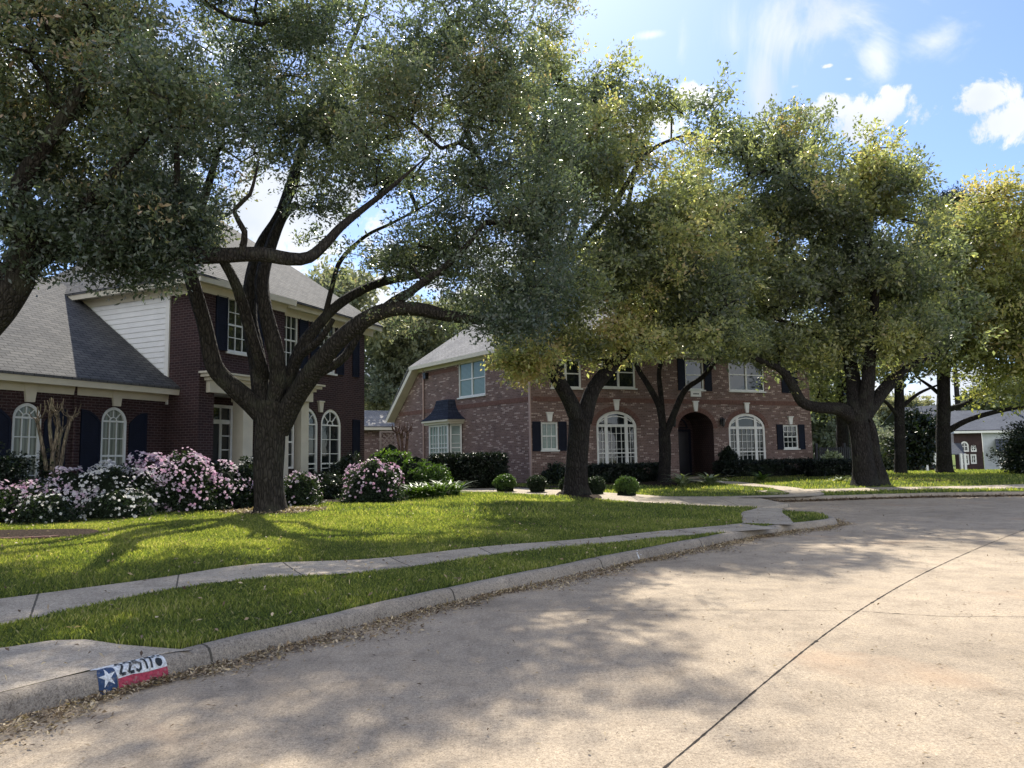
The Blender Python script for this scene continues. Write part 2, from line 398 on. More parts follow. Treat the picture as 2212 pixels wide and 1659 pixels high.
def leafmat(name, stops, trans=.42, rough=.42, tcol=1.5, spec=.5, bright=1.0, tw=(1.1, 1.15, .45)):
    mt, t, out = newmat(name); a = t.node('ShaderNodeAttribute', dict(attribute_name='tint')).outputs['Fac']
    col = t.ramp(a, [(p, tuple(x*bright for x in c)) for p, c in stops])
    p = t.node('ShaderNodeBsdfPrincipled'); t.set(p, 'Base Color', col); t.set(p, 'Roughness', rough); t.set(p, 'Specular IOR Level', spec)
    tr = t.node('ShaderNodeBsdfTranslucent'); t.set(tr, 'Color', t.mix(1.0, col, tuple(tcol*x for x in tw), 'MULTIPLY'))
    ms = t.node('ShaderNodeMixShader'); t.set(ms, 'i0', trans); t.l.new(p.outputs[0], ms.inputs[1]); t.l.new(tr.outputs[0], ms.inputs[2])
    t.l.new(ms.outputs[0], out.inputs[0]); return mt
def glassmat(name, base, rough=.04, fold=None, spec=.8):
    mt, t, out = newmat(name); uv = coords(t, 'UV'); col = base
    if fold:
        wv = t.node('ShaderNodeTexWave', dict(wave_type='BANDS', bands_direction='X' if fold == 'curtain' else 'Y')); t.set(wv, 'Vector', uv)
        t.set(wv, 'Scale', 2.6 if fold == 'curtain' else 5.0); t.set(wv, 'Distortion', 1.2 if fold == 'curtain' else 0)
        col = t.mix(1.0, t.ramp(wv.outputs[0], [(.1, (.55, .55, .55)), (.9, (1.15, 1.15, 1.15))]), base, 'MULTIPLY')
    n = t.noise(geo(t), 1.7, 3)
    principled(t, out, col, rough, spec, bump=n, bstr=.12, bdist=.02); return mt
M = {}
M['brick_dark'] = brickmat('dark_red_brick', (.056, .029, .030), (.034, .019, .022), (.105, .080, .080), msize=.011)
M['brick_pink'] = brickmat('mottled_pink_brick', (.235, .155, .135), (.18, .116, .104), (.26, .20, .185), light=(.48, .38, .34), lf=.15)
M['brick_band'] = plain('soldier_brick', (.17, .095, .08), .85, .2, .25, 9)
M['roof_dark'] = shingle('weathered_shingle', (.125, .125, .123), (.08, .082, .085), (.02, .02, .023))
M['roof_grey'] = shingle('pale_grey_shingle', (.27, .27, .27), (.21, .21, .215), (.12, .12, .12))
M['roof_navy'] = shingle('charcoal_shingle', (.035, .042, .062), (.022, .028, .045), (.01, .012, .02))
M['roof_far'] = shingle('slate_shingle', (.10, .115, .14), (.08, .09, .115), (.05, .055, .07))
M['cream'] = plain('cream_paint', (.62, .58, .48), .55, .35, .06)
M['white'] = plain('white_paint', (.78, .78, .76), .5, .4, .05)
M['siding'] = plain('white_siding_paint', (.80, .81, .82), .6, .3, .05)
M['pale'] = plain('shade_greyed_siding', (.50, .53, .57), .7, .2, .08)  # white siding greyed in its colour to stand in for shade
M['lat'] = plain('weathered_lattice', (.30, .24, .21), .8, .2, .15)
M['frame'] = plain('window_paint', (.70, .72, .70), .45, .4, .05)
M['shutter'] = plain('navy_shutter_paint', (.008, .011, .024), .65, .2, .2)
M['darkwood'] = plain('dark_door_paint', (.02, .02, .028), .4, .5, .2)
M['shadowin'] = plain('porch_inner_plaster', (.10, .085, .08), .9, .1, .2)
M['metal'] = plain('black_iron', (.012, .012, .014), .45, .5, .1)
M['pipe'] = plain('downpipe_paint', (.42, .30, .26), .5, .4, .08)
M['gl_dark'] = glassmat('dark_glass', (.012, .016, .018))
M['gl_curtain'] = glassmat('curtained_glass', (.17, .19, .15), .12, 'curtain', .5)
M['gl_blind'] = glassmat('blind_glass', (.16, .24, .22), .10, 'blind', .5)
M['bark'] = barkmat('live_oak_bark', (.046, .040, .034))
M['bark2'] = barkmat('dark_oak_bark', (.027, .024, .023))
M['bark_pale'] = barkmat('smooth_myrtle_bark', (.26, .21, .15))
M['bark_pink'] = barkmat('pinkish_myrtle_bark', (.19, .115, .095))
oak = [(.0, (.034, .046, .036)), (.35, (.060, .078, .052)), (.7, (.105, .122, .072)), (.88, (.17, .17, .095)), (1.0, (.24, .17, .12))]
M['leaf'] = leafmat('oak_leaf', oak, .42, .34, 1.7, .9, 1.8, (1.0, 1.05, .6))
M['leaf_y'] = leafmat('oak_leaf_spring', [(.0, (.048, .060, .045)), (.3, (.090, .106, .068)), (.6, (.165, .178, .092)), (.9, (.27, .26, .12)), (1., (.27, .21, .13))], .52, .36, 1.8, .8, 1.6, (1.0, 1.04, .58))
M['leaf_yy'] = leafmat('yellowing_leaf', [(.0, (.06, .07, .03)), (.4, (.13, .14, .05)), (.75, (.22, .21, .095)), (1., (.28, .22, .12))], .52, .4, 1.8, .6, 1.6, (1.02, 1.02, .55))
M['leaf_far'] = leafmat('haze_paled_leaf', [(.0, (.11, .135, .11)), (.5, (.18, .20, .14)), (1., (.27, .27, .17))], .45, .6, 1.5, .4, 1., (1, 1, .7))  # leaf colour paled to stand in for distance haze
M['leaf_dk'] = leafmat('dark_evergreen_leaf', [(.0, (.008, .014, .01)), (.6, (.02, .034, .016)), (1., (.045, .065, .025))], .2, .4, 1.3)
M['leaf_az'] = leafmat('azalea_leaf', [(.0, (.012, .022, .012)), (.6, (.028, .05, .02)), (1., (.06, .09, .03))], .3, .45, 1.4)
M['leaf_gr'] = leafmat('bright_shrub_leaf', [(.0, (.04, .075, .02)), (.6, (.085, .15, .035)), (1., (.16, .24, .06))], .35, .4, 1.5)
M['petal'] = leafmat('azalea_petal', [(.0, (.80, .80, .78)), (.45, (.78, .66, .74)), (.8, (.72, .42, .58)), (1., (.66, .33, .55))], .40, .6, .9, .2, 1., (1, .95, 1))
M['petal_w'] = leafmat('white_azalea_petal', [(.0, (.82, .82, .80)), (.8, (.80, .78, .72)), (1., (.78, .68, .72))], .40, .6, .9, .2, 1., (1, .98, 1))
M['grass'] = leafmat('grass_blade', [(.0, (.050, .070, .032)), (.3, (.11, .145, .048)), (.55, (.21, .24, .062)), (.85, (.35, .35, .11)), (1., (.44, .38, .23))], .48, .5, 1.8, .3)
M['litter'] = leafmat('dry_leaf', [(.0, (.07, .045, .03)), (.5, (.30, .22, .14)), (1., (.60, .49, .33))], .15, .6, 1.2, .25)
M['agave'] = leafmat('pale_strap_leaf', [(.0, (.12, .17, .10)), (1., (.36, .40, .24))], .25, .5, 1.2)
M['coredk'] = plain('shrub_dark_core', (.012, .017, .010), .95, .05, .4, 8)  # colour of the solid core added inside the shrubs
# lawn soil/grass base
mt, t, out = newmat('lawn_turf'); g = geo(t)
n1 = t.noise(g, .45, 6, .6); n2 = t.noise(g, 22, 6, .75); n3 = t.noise(g, 3.5, 5, .6)
c1 = t.ramp(n2, [(.3, (.035, .055, .012)), (.55, (.10, .15, .028)), (.75, (.19, .22, .05))])
c1 = t.mix(t.ramp(n3, [(.5, (0., 0., 0.)), (.75, (.75, .75, .75))]), c1, (.20, .19, .07))
c1 = t.mix(t.ramp(n1, [(.48, (0., 0., 0.)), (.68, (.6, .6, .6))]), c1, (.15, .15, .05))
pb = principled(t, out, c1, .95, .1, bump=n2, bstr=1.0, bdist=.05); M['turf'] = mt
mt, t, out = newmat('bark_mulch'); g = geo(t); v = t.node('ShaderNodeTexVoronoi'); t.set(v, 'Vector', g); t.set(v, 'Scale', 26)
principled(t, out, t.mix(1.0, t.ramp(t.noise(g, 40, 3), [(.35, (.016, .012, .010)), (.65, (.10, .07, .052))]), t.ramp(v.outputs[0], [(.1, (1., 1., 1.)), (.7, (.45, .42, .4))]), 'MULTIPLY'), .95, .1, bump=v.outputs[0], bstr=1, bdist=.03); M['mulch'] = mt
def concrete(name, base, joint=None, stain=True, warm=1.0):
    mt, t, out = newmat(name); g = geo(t)
    big = t.noise(g, .28, 9, .7, .5); mid = t.noise(g, 2.3, 9, .75); fine = t.noise(g, 34, 7, .85); grit = t.noise(g, 95, 4, .7)
    c = t.ramp(big, [(.36, tuple(x*.78 for x in base)), (.52, base), (.64, tuple(x*1.12 for x in base))])
    c = t.mix(1.0, c, t.ramp(mid, [(.36, (.78, .77, .76)), (.5, (1., 1., 1.)), (.64, (1.14, 1.12, 1.08))]), 'MULTIPLY')
    c = t.mix(1.0, c, t.ramp(fine, [(.38, (.55, .52, .50)), (.47, (.92, .91, .90)), (.56, (1.08, 1.07, 1.06)), (.66, (1.32, 1.30, 1.26))]), 'MULTIPLY')
    c = t.mix(1.0, c, t.ramp(grit, [(.38, (.50, .47, .45)), (.45, (1., 1., 1.)), (.56, (1., 1., 1.)), (.64, (1.5, 1.45, 1.38))]), 'MULTIPLY')
    if stain:   # tyre-worn rusty smears and mottled pits
        r = t.noise(g, .55, 4, .5, .4); c = t.mix(t.ramp(r, [(.60, (0., 0., 0.)), (.74, (.5, .5, .5))]), c, (base[0]*1.02, base[1]*.78, base[2]*.62))
        mp = t.node('ShaderNodeMapping'); t.set(mp, 'Vector', g); t.set(mp, 'Rotation', (0, 0, math.radians(32))); t.set(mp, 'Scale', (60, 3, 1))
        br = t.noise(mp, 1.0, 2, .5); c = t.mix(1.0, c, t.ramp(br, [(.35, (.95, .95, .95)), (.65, (1.03, 1.03, 1.03))]), 'MULTIPLY')
    if joint:
        uv = coords(t, 'UV'); sp = t.node('ShaderNodeSeparateXYZ'); t.set(sp, 'i0', uv)
        f = t.math('ABSOLUTE', t.math('SUBTRACT', t.math('FRACT', t.math('DIVIDE', sp.outputs[0], joint)), .5))
        k = t.math('LESS_THAN', f, .011/joint); c = t.mix(t.math('MULTIPLY', k, .85), c, (.05, .045, .035))
    principled(t, out, c, .88, .25, bump=t.math('ADD', fine, t.math('MULTIPLY', grit, .5)), bstr=.55, bdist=.008); return mt
M['road'] = concrete('road_concrete', (.40, .332, .250))
M['walk'] = concrete('sidewalk_concrete', (.43, .375, .30), 1.5, False)
M['pad'] = concrete('pad_concrete', (.47, .41, .33), None, False)
M['kerb'] = concrete('kerb_concrete', (.31, .272, .222), 3.0, False)
M['joint'] = plain('tar_joint', (.035, .03, .026), .9, .1, .4, 20)

# ------------------------------------------------------------------ ground, street, kerbs
def catmull(pts, step):
    out_ = []; n = len(pts)
    for i in range(n-1):
        p0 = pts[max(0, i-1)]; p1 = pts[i]; p2 = pts[i+1]; p3 = pts[min(n-1, i+2)]
        k = max(1, int(round((Vector(p2)-Vector(p1)).length/step)))
        for j in range(k):
            t = j/k; out_.append(tuple(.5*((2*b)+(-a+c)*t+(2*a-5*b+4*c-d)*t*t+(-a+3*b-3*c+d)*t**3) for a, b, c, d in zip(p0, p1, p2, p3)))
    out_.append(tuple(pts[-1])); return out_
near_px = [(0, 1568), (210, 1508), (365, 1468), (510, 1428), (925, 1318), (1185, 1258), (1385, 1213), (1600, 1168), (1700, 1150)]
k0 = [tuple(G(x, y, 0).xy) for x, y in near_px]
dd = Vector(k0[0])-Vector(k0[1]); dd.normalize()
k0 = [tuple(Vector(k0[0])+dd*9), tuple(Vector(k0[0])+dd*4), tuple(Vector(k0[0])+dd*1.5)]+k0
tip = G(1817, 1133, 0)
k0 += [(tip.x-.35, tip.y-.45), (tip.x+.0, tip.y+.3), (tip.x+.05, tip.y+1.6), (6.95, 19.3), (6.7, 20.6)]
NEAR = catmull(k0, .25)
f1 = G(1694, 1084, 0); f2 = G(1920, 1077, 0); f3 = G(2115, 1073, 0)
FAR = catmull([(f1.x-.9, f1.y+.5), tuple(f1.xy), tuple(f2.xy), tuple(f3.xy), (f3.x+9, f3.y-1.0), (f3.x+25, f3.y-5), (f3.x+60, f3.y-16)], .4)
NEARa = np.array(NEAR); FARa = np.array(FAR); EDGE = np.vstack([NEARa, FARa])
def kdist(x, y):
    x = np.atleast_1d(x); y = np.atleast_1d(y); r = np.full(x.shape, 1e9)
    for a in range(0, len(EDGE), 1):
        r = np.minimum(r, (x-EDGE[a, 0])**2+(y-EDGE[a, 1])**2)
    return np.sqrt(r)
def sstep(t): t = np.clip(t, 0, 1); return t*t*(3-2*t)
def lawn_z(x, y):
    d = kdist(x, y); x = np.atleast_1d(x); y = np.atleast_1d(y)
    z = .150+.30*sstep(d/9.0)
    wv = .016*np.sin(x*1.3+y*.7)+.012*np.sin(x*.6-y*1.9+1)
    z = z+wv*sstep((d-.3)/2)
    z = z-(z+.30)*sstep((y-43)/22)
    return z
def lz(x, y): return float(lawn_z(np.array([x]), np.array([y]))[0])
def drive_z(x, y):
    dxy = np.minimum(kdist(x, y), 99); de = np.sqrt((np.atleast_1d(x)-7.9)**2+(np.atleast_1d(y)-22.6)**2)
    return lawn_z(x, y)+.012-.15*(1-sstep((de-.6)/2.2))
def offset_poly(pl, d):
    o = []
    for i in range(len(pl)):
        a = Vector(pl[max(0, i-1)]); b = Vector(pl[min(len(pl)-1, i+1)]); t = (b-a).normalized()
        o.append((pl[i][0]-t.y*d, pl[i][1]+t.x*d))
    return o
# kerb: profile (inward distance, height)
KP = [(-.005, -.03), (.0, .0), (.022, .07), (.04, .115), (.062, .143), (.092, .156), (.16, .158), (.195, .150), (.20, -.03)]
def kerb(name, line, col):
    n = len(line); V = []; uv = []
    s = 0; ss = [0]
    for i in range(1, n): s += (Vector(line[i])-Vector(line[i-1])).length; ss.append(s)
    offs = [offset_poly(line, d) for d, _ in KP]; F = []
    for i in range(n):
        for j, (d, z) in enumerate(KP):
            q = offs[j][i]; jig = .004*math.sin(ss[i]*3.1+j)+.003*math.sin(ss[i]*7.7+2*j)
            V.append((q[0], q[1], z+(jig if 1 < j < 8 else 0)))
    m_ = len(KP); uvs = []
    for i in range(n-1):
        for j in range(m_-1):
            F.append((i*m_+j, (i+1)*m_+j, (i+1)*m_+j+1, i*m_+j+1))
            uvs += [(ss[i], j*.04), (ss[i+1], j*.04), (ss[i+1], j*.04+.04), (ss[i], j*.04+.04)]
    o = mesh_np(name, V, np.array(F), M['kerb'], None, True, uvs); return tag(o, kind='structure')
kerb('kerb', NEAR, 0); kerb('kerb', FAR, 0)
def cdt_sheet(name, poly, zf, mat, step, skirt=.25, holes=(), dens=None):
    pts = [Vector(p) for p in poly]; n = len(pts); edges = [(i, (i+1) % n) for i in range(n)]
    A = np.array([tuple(p) for p in poly]); lo = A.min(0); hi = A.max(0)
    def inside(x, y):
        c = False
        for i in range(n):
            a, b = A[i], A[(i+1) % n]
            if (a[1] > y) != (b[1] > y) and x < (b[0]-a[0])*(y-a[1])/(b[1]-a[1])+a[0]: c = not c
        return c
    gx = np.arange(lo[0], hi[0], step); gy = np.arange(lo[1], hi[1], step)
    for x in gx:
        for y in gy:
            if inside(x, y) and (dens is None or dens(x, y)): pts.append(Vector((x+random.uniform(-.2, .2)*step, y+random.uniform(-.2, .2)*step)))
    V2, E2, F2, _, _, _ = delaunay_2d_cdt(pts, edges, [list(range(n))], 1, 1e-4)
    X = np.array([v[0] for v in V2]); Y = np.array([v[1] for v in V2]); Z = zf(X, Y)
    V = [(a, b, c) for a, b, c in zip(X, Y, Z)]; F = [tuple(f) for f in F2]
    cnt = {}
    for f in F:
        for a, b in zip(f, f[1:]+f[:1]): cnt[(a, b)] = 1
    base = len(V)
    if skirt:
        mp = {}
        for (a, b) in list(cnt):
            if (b, a) not in cnt:
                for q in (a, b):
                    if q not in mp: mp[q] = len(V); V.append((V[q][0], V[q][1], V[q][2]-skirt))
                F.append((b, a, mp[a], mp[b]))
    uv = [(V[i][0], V[i][1]) for f in F for i in f]
    # uniform uv along the drive direction
    return mesh_np(name, V, F, mat, None, True, uv)
# planar street surface and the wide ground under everything
def flat(name, x0, y0, x1, y1, z, mat, n=1):
    o = mesh_np(name, [(x0, y0, z), (x1, y0, z), (x1, y1, z), (x0, y1, z)], [(0, 1, 2, 3)], mat, None, False, [(x0, y0), (x1, y0), (x1, y1), (x0, y1)])
    return tag(o, kind='structure')
flat('ground', -600, -300, 600, 900, -.38, M['turf'])
road = flat('road', -40, -40, 110, 60, 0.0, M['road'])
road.data  # the street sheet runs on under the lawns, which stand above it
inN = offset_poly(NEAR, .19); inF = offset_poly(FAR, .19)
nearedge = [(4.3, 21.3), (1.6, 23.6), (-1.2, 26.6), (-3.3, 29.0), (-4.5, 32.5), (-6.2, 38), (-8.2, 46)]
faredge = [(5.3, 25.7), (2.3, 27.4), (0.2, 29.0), (-1.6, 31.2), (-3.0, 35), (-4.4, 40), (-5.9, 46)]
L1 = inN+nearedge+[(-8.5, 62), (-60, 62), (-60, -14), (inN[0][0]-6, inN[0][1]-4)]
lawn1 = cdt_sheet('lawn', L1, lawn_z, M['turf'], .9); tag(lawn1, kind='structure')
L2 = inF+[(120, 62), (-8.4, 62), (-6.0, 46)]+faredge[::-1][1:]
lawn2 = cdt_sheet('lawn', L2, lawn_z, M['turf'], 1.2); tag(lawn2, kind='structure')
DR = [tuple(NEAR[-1])]+[tuple(inN[-1])]+nearedge+faredge[::-1]+[tuple(inF[0]), tuple(FAR[0]), (8.35, 22.8)]
drv = cdt_sheet('driveway', DR, drive_z, M['walk'], .7, .1); tag(drv, kind='structure')
def ribbon(name, left, right, mat, zoff=.014, k=4, zf=lawn_z):
    n = len(left); V = []; F = []; uv = []; s = 0
    c = [((a[0]+b[0])/2, (a[1]+b[1])/2) for a, b in zip(left, right)]; ss = [0]
    for i in range(1, n): s += math.dist(c[i], c[i-1]); ss.append(s)
    pts = [(left[i][0]+(right[i][0]-left[i][0])*j/k, left[i][1]+(right[i][1]-left[i][1])*j/k) for i in range(n) for j in range(k+1)]
    Z = zf(np.array([p[0] for p in pts]), np.array([p[1] for p in pts]))+zoff
    V = [(p[0], p[1], z) for p, z in zip(pts, Z)]
    # shallow side skirts
    for i in range(n-1):
        for j in range(k):
            a = i*(k+1)+j; F.append((a, a+1, a+k+2, a+k+1)); uv += [(ss[i], j), (ss[i], j+1), (ss[i+1], j+1), (ss[i+1], j)]
    o = mesh_np(name, V, np.array(F), mat, None, True, uv)
    if sum(f.normal.z for f in o.data.polygons) < 0: o.data.flip_normals()
    return tag(o, kind='structure')
up = [(0, 1305), (335, 1261), (558, 1225), (823, 1205), (1100, 1178), (1350, 1153), (1500, 1137.5), (1600, 1127)]
lo = [(0, 1350), (327, 1290), (558, 1257), (823, 1231), (1100, 1193), (1400, 1162), (1560, 1147), (1690, 1138)]
gup = [tuple(G(x, y, .20).xy) for x, y in up]; glo = [tuple(G(x, y, .19).xy) for x, y in lo]
for L_ in (gup, glo):
    d_ = Vector(L_[0])-Vector(L_[1]); d_.normalize(); L_.insert(0, tuple(Vector(L_[0])+d_*8))
gup = catmull(gup, .4); glo = catmull(glo, .4)
def resamp(pl, n):
    a = np.array(pl); s = np.concatenate([[0], np.cumsum(np.hypot(*np.diff(a, axis=0).T))]); t = np.linspace(0, s[-1], n)
    return [(float(np.interp(q, s, a[:, 0])), float(np.interp(q, s, a[:, 1]))) for q in t]
gup = resamp(gup, 60); glo = resamp(glo, 60)
ribbon('sidewalk', gup, glo, M['walk'])
# crossing of the walk towards the drive, past the grass island
ca = [G(1604, 1128, .19).xy, G(1600, 1112, .19).xy, G(1610, 1104, .19).xy, G(1640, 1094, .19).xy]
cb = [G(1716, 1131, .19).xy, G(1708, 1118, .19).xy, G(1690, 1108, .19).xy, G(1690, 1097, .19).xy]
ribbon('sidewalk', resamp([tuple(p) for p in ca], 12), resamp([tuple(p) for p in cb], 12), M['walk'], .019)
# kerb-side concrete pad (bottom left)
pa = [(-300, 1415), (0, 1401), (110, 1384), (186, 1382), (260, 1392), (350, 1398), (430, 1403)]
gp = [tuple(G(x, y, .165).xy) for x, y in pa]; kk = [inN[i] for i in range(len(inN))]
kx = np.array(kk)
def near_i(p): return int(np.argmin((kx[:, 0]-p[0])**2+(kx[:, 1]-p[1])**2))
i1 = near_i(G(436, 1408, .155)); i0 = max(0, i1-26)
ribbon('concrete_pad', resamp(gp, 30), resamp([offset_poly(NEAR, .165)[i] for i in range(i0, i1+1)], 30), M['pad'], .010)
# far walks
fw_a = [G(1765, 1075.5, .17).xy, G(1850, 1062, .30).xy, G(1930, 1061, .3).xy, G(2115, 1059, .3).xy]
WR = []
def world_ribbon(name, pts, wd, zoff=.014, n=40):
    pl = resamp(catmull(pts, .4), n); WR.append(offset_poly(pl, wd/2)+offset_poly(pl, -wd/2)[::-1]); ribbon(name, offset_poly(pl, wd/2), offset_poly(pl, -wd/2), M['walk'], zoff)
q = [tuple(offset_poly(FAR, 2.4)[i]) for i in range(3, len(FAR), 8)]
world_ribbon('sidewalk', q, 1.35)
dr = G(1524, 1040, .42); world_ribbon('front_walk', [(dr.x, dr.y+1.2), (dr.x, dr.y), (dr.x+.9, dr.y-2.4), (dr.x+1.9, dr.y-5.2), (dr.x+1.4, dr.y-7.8), (7.6, 25.6)], 1.15, .018)
# expansion joints of the street
def joint(pts, wd, dotted=0):
    V = []; F = []; n = 0; pl = resamp(catmull(pts, .5), int(math.dist(pts[0], pts[-1])/.045))
    L_ = offset_poly(pl, wd/2); R_ = offset_poly(pl, -wd/2)
    for a, b in zip(L_, R_):
        j = random.uniform(.4, 1.35) if random.random() > .06 else random.uniform(1.5, 2.6)
        c = ((a[0]+b[0])/2+random.gauss(0, wd*.08), (a[1]+b[1])/2+random.gauss(0, wd*.08))
        V += [(c[0]+(a[0]-c[0])*j, c[1]+(a[1]-c[1])*j, .004), (c[0]+(b[0]-c[0])*j, c[1]+(b[1]-c[1])*j, .004)]
    F = [(2*i, 2*i+1, 2*i+3, 2*i+2) for i in range(len(pl)-1)]
    o = mesh_np('road_joint', V, np.array(F), M['joint']); 
    if o.data.polygons[0].normal.z < 0: o.data.flip_normals()
    tag(o, kind='structure')
g2 = lambda x, y: tuple(G(x, y, 0).xy)
joint([g2(1380, 1710), g2(1440, 1655), g2(1855, 1320), g2(2100, 1190), g2(2330, 1100)], .0125)
joint([g2(1862, 1321), g2(2212, 1333), (9.5, 7.6)], .010)
joint([g2(1850, 1320), g2(1500, 1318), g2(1100, 1321)], .007)
joint([g2(2100, 1190), g2(1900, 1186)], .008)

# number painted on the kerb
kl = Vector(g2(212, 1507)); nl = np.array(NEAR); sN = np.concatenate([[0], np.cumsum(np.hypot(*np.diff(nl, axis=0).T))])
def s_of(p): 
    i = int(np.argmin((nl[:, 0]-p[0])**2+(nl[:, 1]-p[1])**2)); a = nl[max(0, i-1)]; b = nl[min(len(nl)-1, i+1)]; t = (b-a)/np.hypot(*(b-a))
    return sN[i]+float((np.array(p)-nl[i]).dot(t))
sa, sb = s_of(g2(212, 1507)), s_of(g2(366, 1468))
prof = [(d, z) for d, z in KP[1:8]]; pl_ = [0]
for a, b in zip(prof, prof[1:]): pl_.append(pl_[-1]+math.dist(a, b))
def kmap(s, v, lift):
    """s along the kerb, v 0..1 over its face and rounded top"""
    vv = v*pl_[-2]; d = float(np.interp(vv, pl_, [p[0] for p in prof])); z = float(np.interp(vv, pl_, [p[1] for p in prof]))
    i = int(np.clip(np.searchsorted(sN, s)-1, 0, len(nl)-2)); t = (s-sN[i])/(sN[i+1]-sN[i]); p = nl[i]*(1-t)+nl[i+1]*t
    tt = nl[i+1]-nl[i]; tt = tt/np.hypot(*tt); nrm = np.array([-tt[1], tt[0]])
    k = min(1, v*1.3); lx = -lift*(1-k)-lift*.3
    q = p+nrm*(d+lx); return (q[0], q[1], z+lift*(.35+k))
W_ = sb-sa
def patch(name, poly, lift, mat, par, sub=10, hole=None):
    # poly in (s 0..1, v 0..1): triangulate with cdt so it bends over the kerb
    pts = [Vector(p) for p in poly]; n = len(pts); A = np.array(poly); ex = []
    g_ = np.arange(0, 1.001, .05)
    dense = []
    for i in range(n):
        a, b = A[i], A[(i+1) % n]; kq = max(1, int(np.hypot(*(b-a))/.05)); dense += [tuple(a+(b-a)*j/kq) for j in range(kq)]
    pts = [Vector(p) for p in dense]; m_ = len(pts)
    def ins(x, y):
        c = False
        for i in range(n):
            a, b = A[i], A[(i+1) % n]
            if (a[1] > y) != (b[1] > y) and x < (b[0]-a[0])*(y-a[1])/(b[1]-a[1])+a[0]: c = not c
        return c
    pts += [Vector((x, y)) for x in g_ for y in g_ if ins(x, y)]
    V2, _, F2, _, _, _ = delaunay_2d_cdt(pts, [(i, (i+1) % m_) for i in range(m_)], [list(range(m_))], 1, 1e-4)
    return mesh_np(name, [kmap(sa+v[0]*W_, v[1], lift) for v in V2], [tuple(f) for f in F2], mat, par)
M['pw'] = plain('kerb_white_paint', (.62, .64, .64), .8, .2, .30, 55); M['pb'] = plain('kerb_blue_paint', (.03, .06, .13), .7, .3, .35, 25)
M['pr'] = plain('kerb_red_paint', (.36, .05, .08), .8, .2, .4, 45); M['pk'] = plain('kerb_black_paint', (.02, .025, .03), .7, .3, .3, 40)
for k_ in ('pw', 'pb', 'pr', 'pk'):      # chipped paint: bare concrete shows through
    mt = M[k_]; t = NT(mt.node_tree); pr_ = [n for n in t.n if n.type == 'BSDF_PRINCIPLED'][0]; src_ = pr_.inputs['Base Color'].links[0].from_socket
    nz_ = t.math('ADD', t.math('MULTIPLY', t.noise(geo(t), 38, 8, .8), .6), t.math('MULTIPLY', t.noise(geo(t), 12, 4, .6), .4))
    t.l.new(t.mix(t.ramp(nz_, [(.40, (.85, .85, .85)), (.47, (0., 0., 0.))]), src_, (.24, .215, .185)), pr_.inputs['Base Color'])
mid = kmap((sa+sb)/2, .5, 0)
kn = empty('kerb_number', mid, 'painted house number on the kerb with white star, blue field and red stripe', 'house number')
wob = lambda p: [(x+random.gauss(0, .004), y+random.gauss(0, .006)) for x, y in p]
patch('white_field', wob([(.0, .92), (.02, .98), (.3, 1.10), (.9, 1.13), (.97, 1.08), (1.0, .9), (1.0, .36), (.28, .36), (.27, .60), (.1, .80)]), .003, M['pw'], kn)
patch('blue_field', wob([(.01, .04), (.265, .04), (.27, .36), (.265, .70), (.2, .84), (.06, .80), (.015, .6)]), .0045, M['pb'], kn)
patch('red_stripe', wob([(.275, .05), (.985, .06), (.995, .2), (.99, .38), (.7, .34), (.5, .37), (.28, .35)]), .0045, M['pr'], kn)
st = []
for i in range(10):
    r = (.125, .28) if i % 2 == 0 else (.045, .10); a = math.pi/2+i*math.pi/5+.12
    st.append((.145+r[0]*math.cos(a), .44+r[1]*math.sin(a)))
patch('star', st, .007, M['pw'], kn)
def stroke(pts, wd=.016):
    L = []; R = []
    for i, p in enumerate(pts):
        a = pts[max(0, i-1)]; b = pts[min(len(pts)-1, i+1)]; t = Vector(((b[0]-a[0])*W_, (b[1]-a[1])*.17)); t.normalize()
        L.append((p[0]-t.y*wd*.5/1, p[1]+t.x*wd*1.5)); R.append((p[0]+t.y*wd*.5/1, p[1]-t.x*wd*1.5))
    return L+R[::-1]
def glyph(polys, x0):
    for k_, pl in enumerate(polys):
        patch('digit', stroke([(x0+a*.085, .42+b*.46) for a, b in pl], .028), .0075+.0004*k_, M['pk'], kn)
two = [[(.0, .80), (.25, 1), (.7, 1.0), (.92, .78), (.75, .5), (.35, .25), (.05, .03)], [(.3, .03), (1.0, .03)]]
five = [[(.95, 1), (.1, .98), (.06, .58)], [(.15, .6), (.6, .64), (.95, .42), (.8, .12), (.4, .0), (.0, .12)]]
one = [[(.55, .0), (.55, 1.0)], [(.2, .8), (.5, .98)]]; seven = [[(.0, 1.0), (.9, 1.0)], [(.85, .96), (.55, .5), (.4, .0)]]
for gph, x0 in ((two, .31), (two, .43), (five, .545), (one, .655), (seven, .735)): glyph(gph, x0)
patch('logo', [(.885+.05*math.cos(a), .55+.14*math.sin(a)) for a in np.linspace(0, 2*math.pi, 12, endpoint=False)], .0075, M['pk'], kn)
for x_, y_ in ((.84, .80), (.885, .88), (.93, .80)):
    patch('logo', [(x_+.017*math.cos(a), y_+.07*math.sin(a)) for a in np.linspace(0, 2*math.pi, 8, endpoint=False)], .0078, M['pk'], kn)
# storm mark on the kerb
kp = s_of(g2(1385, 1213)); 
dm = MB()
for dx, w2, v0, v1 in ((-.05, .03, .1, .55), (.03, .025, .35, .75)):
    a_ = [kmap(kp+dx, v0, .006), kmap(kp+dx+w2, v0, .006), kmap(kp+dx+w2, v1, .006), kmap(kp+dx, v1, .006)]; dm.face(a_)
o = dm.build('kerb_marker', M['pw']); tag(o, 'small pair of white paint dabs on the kerb face beside the verge', 'marker')

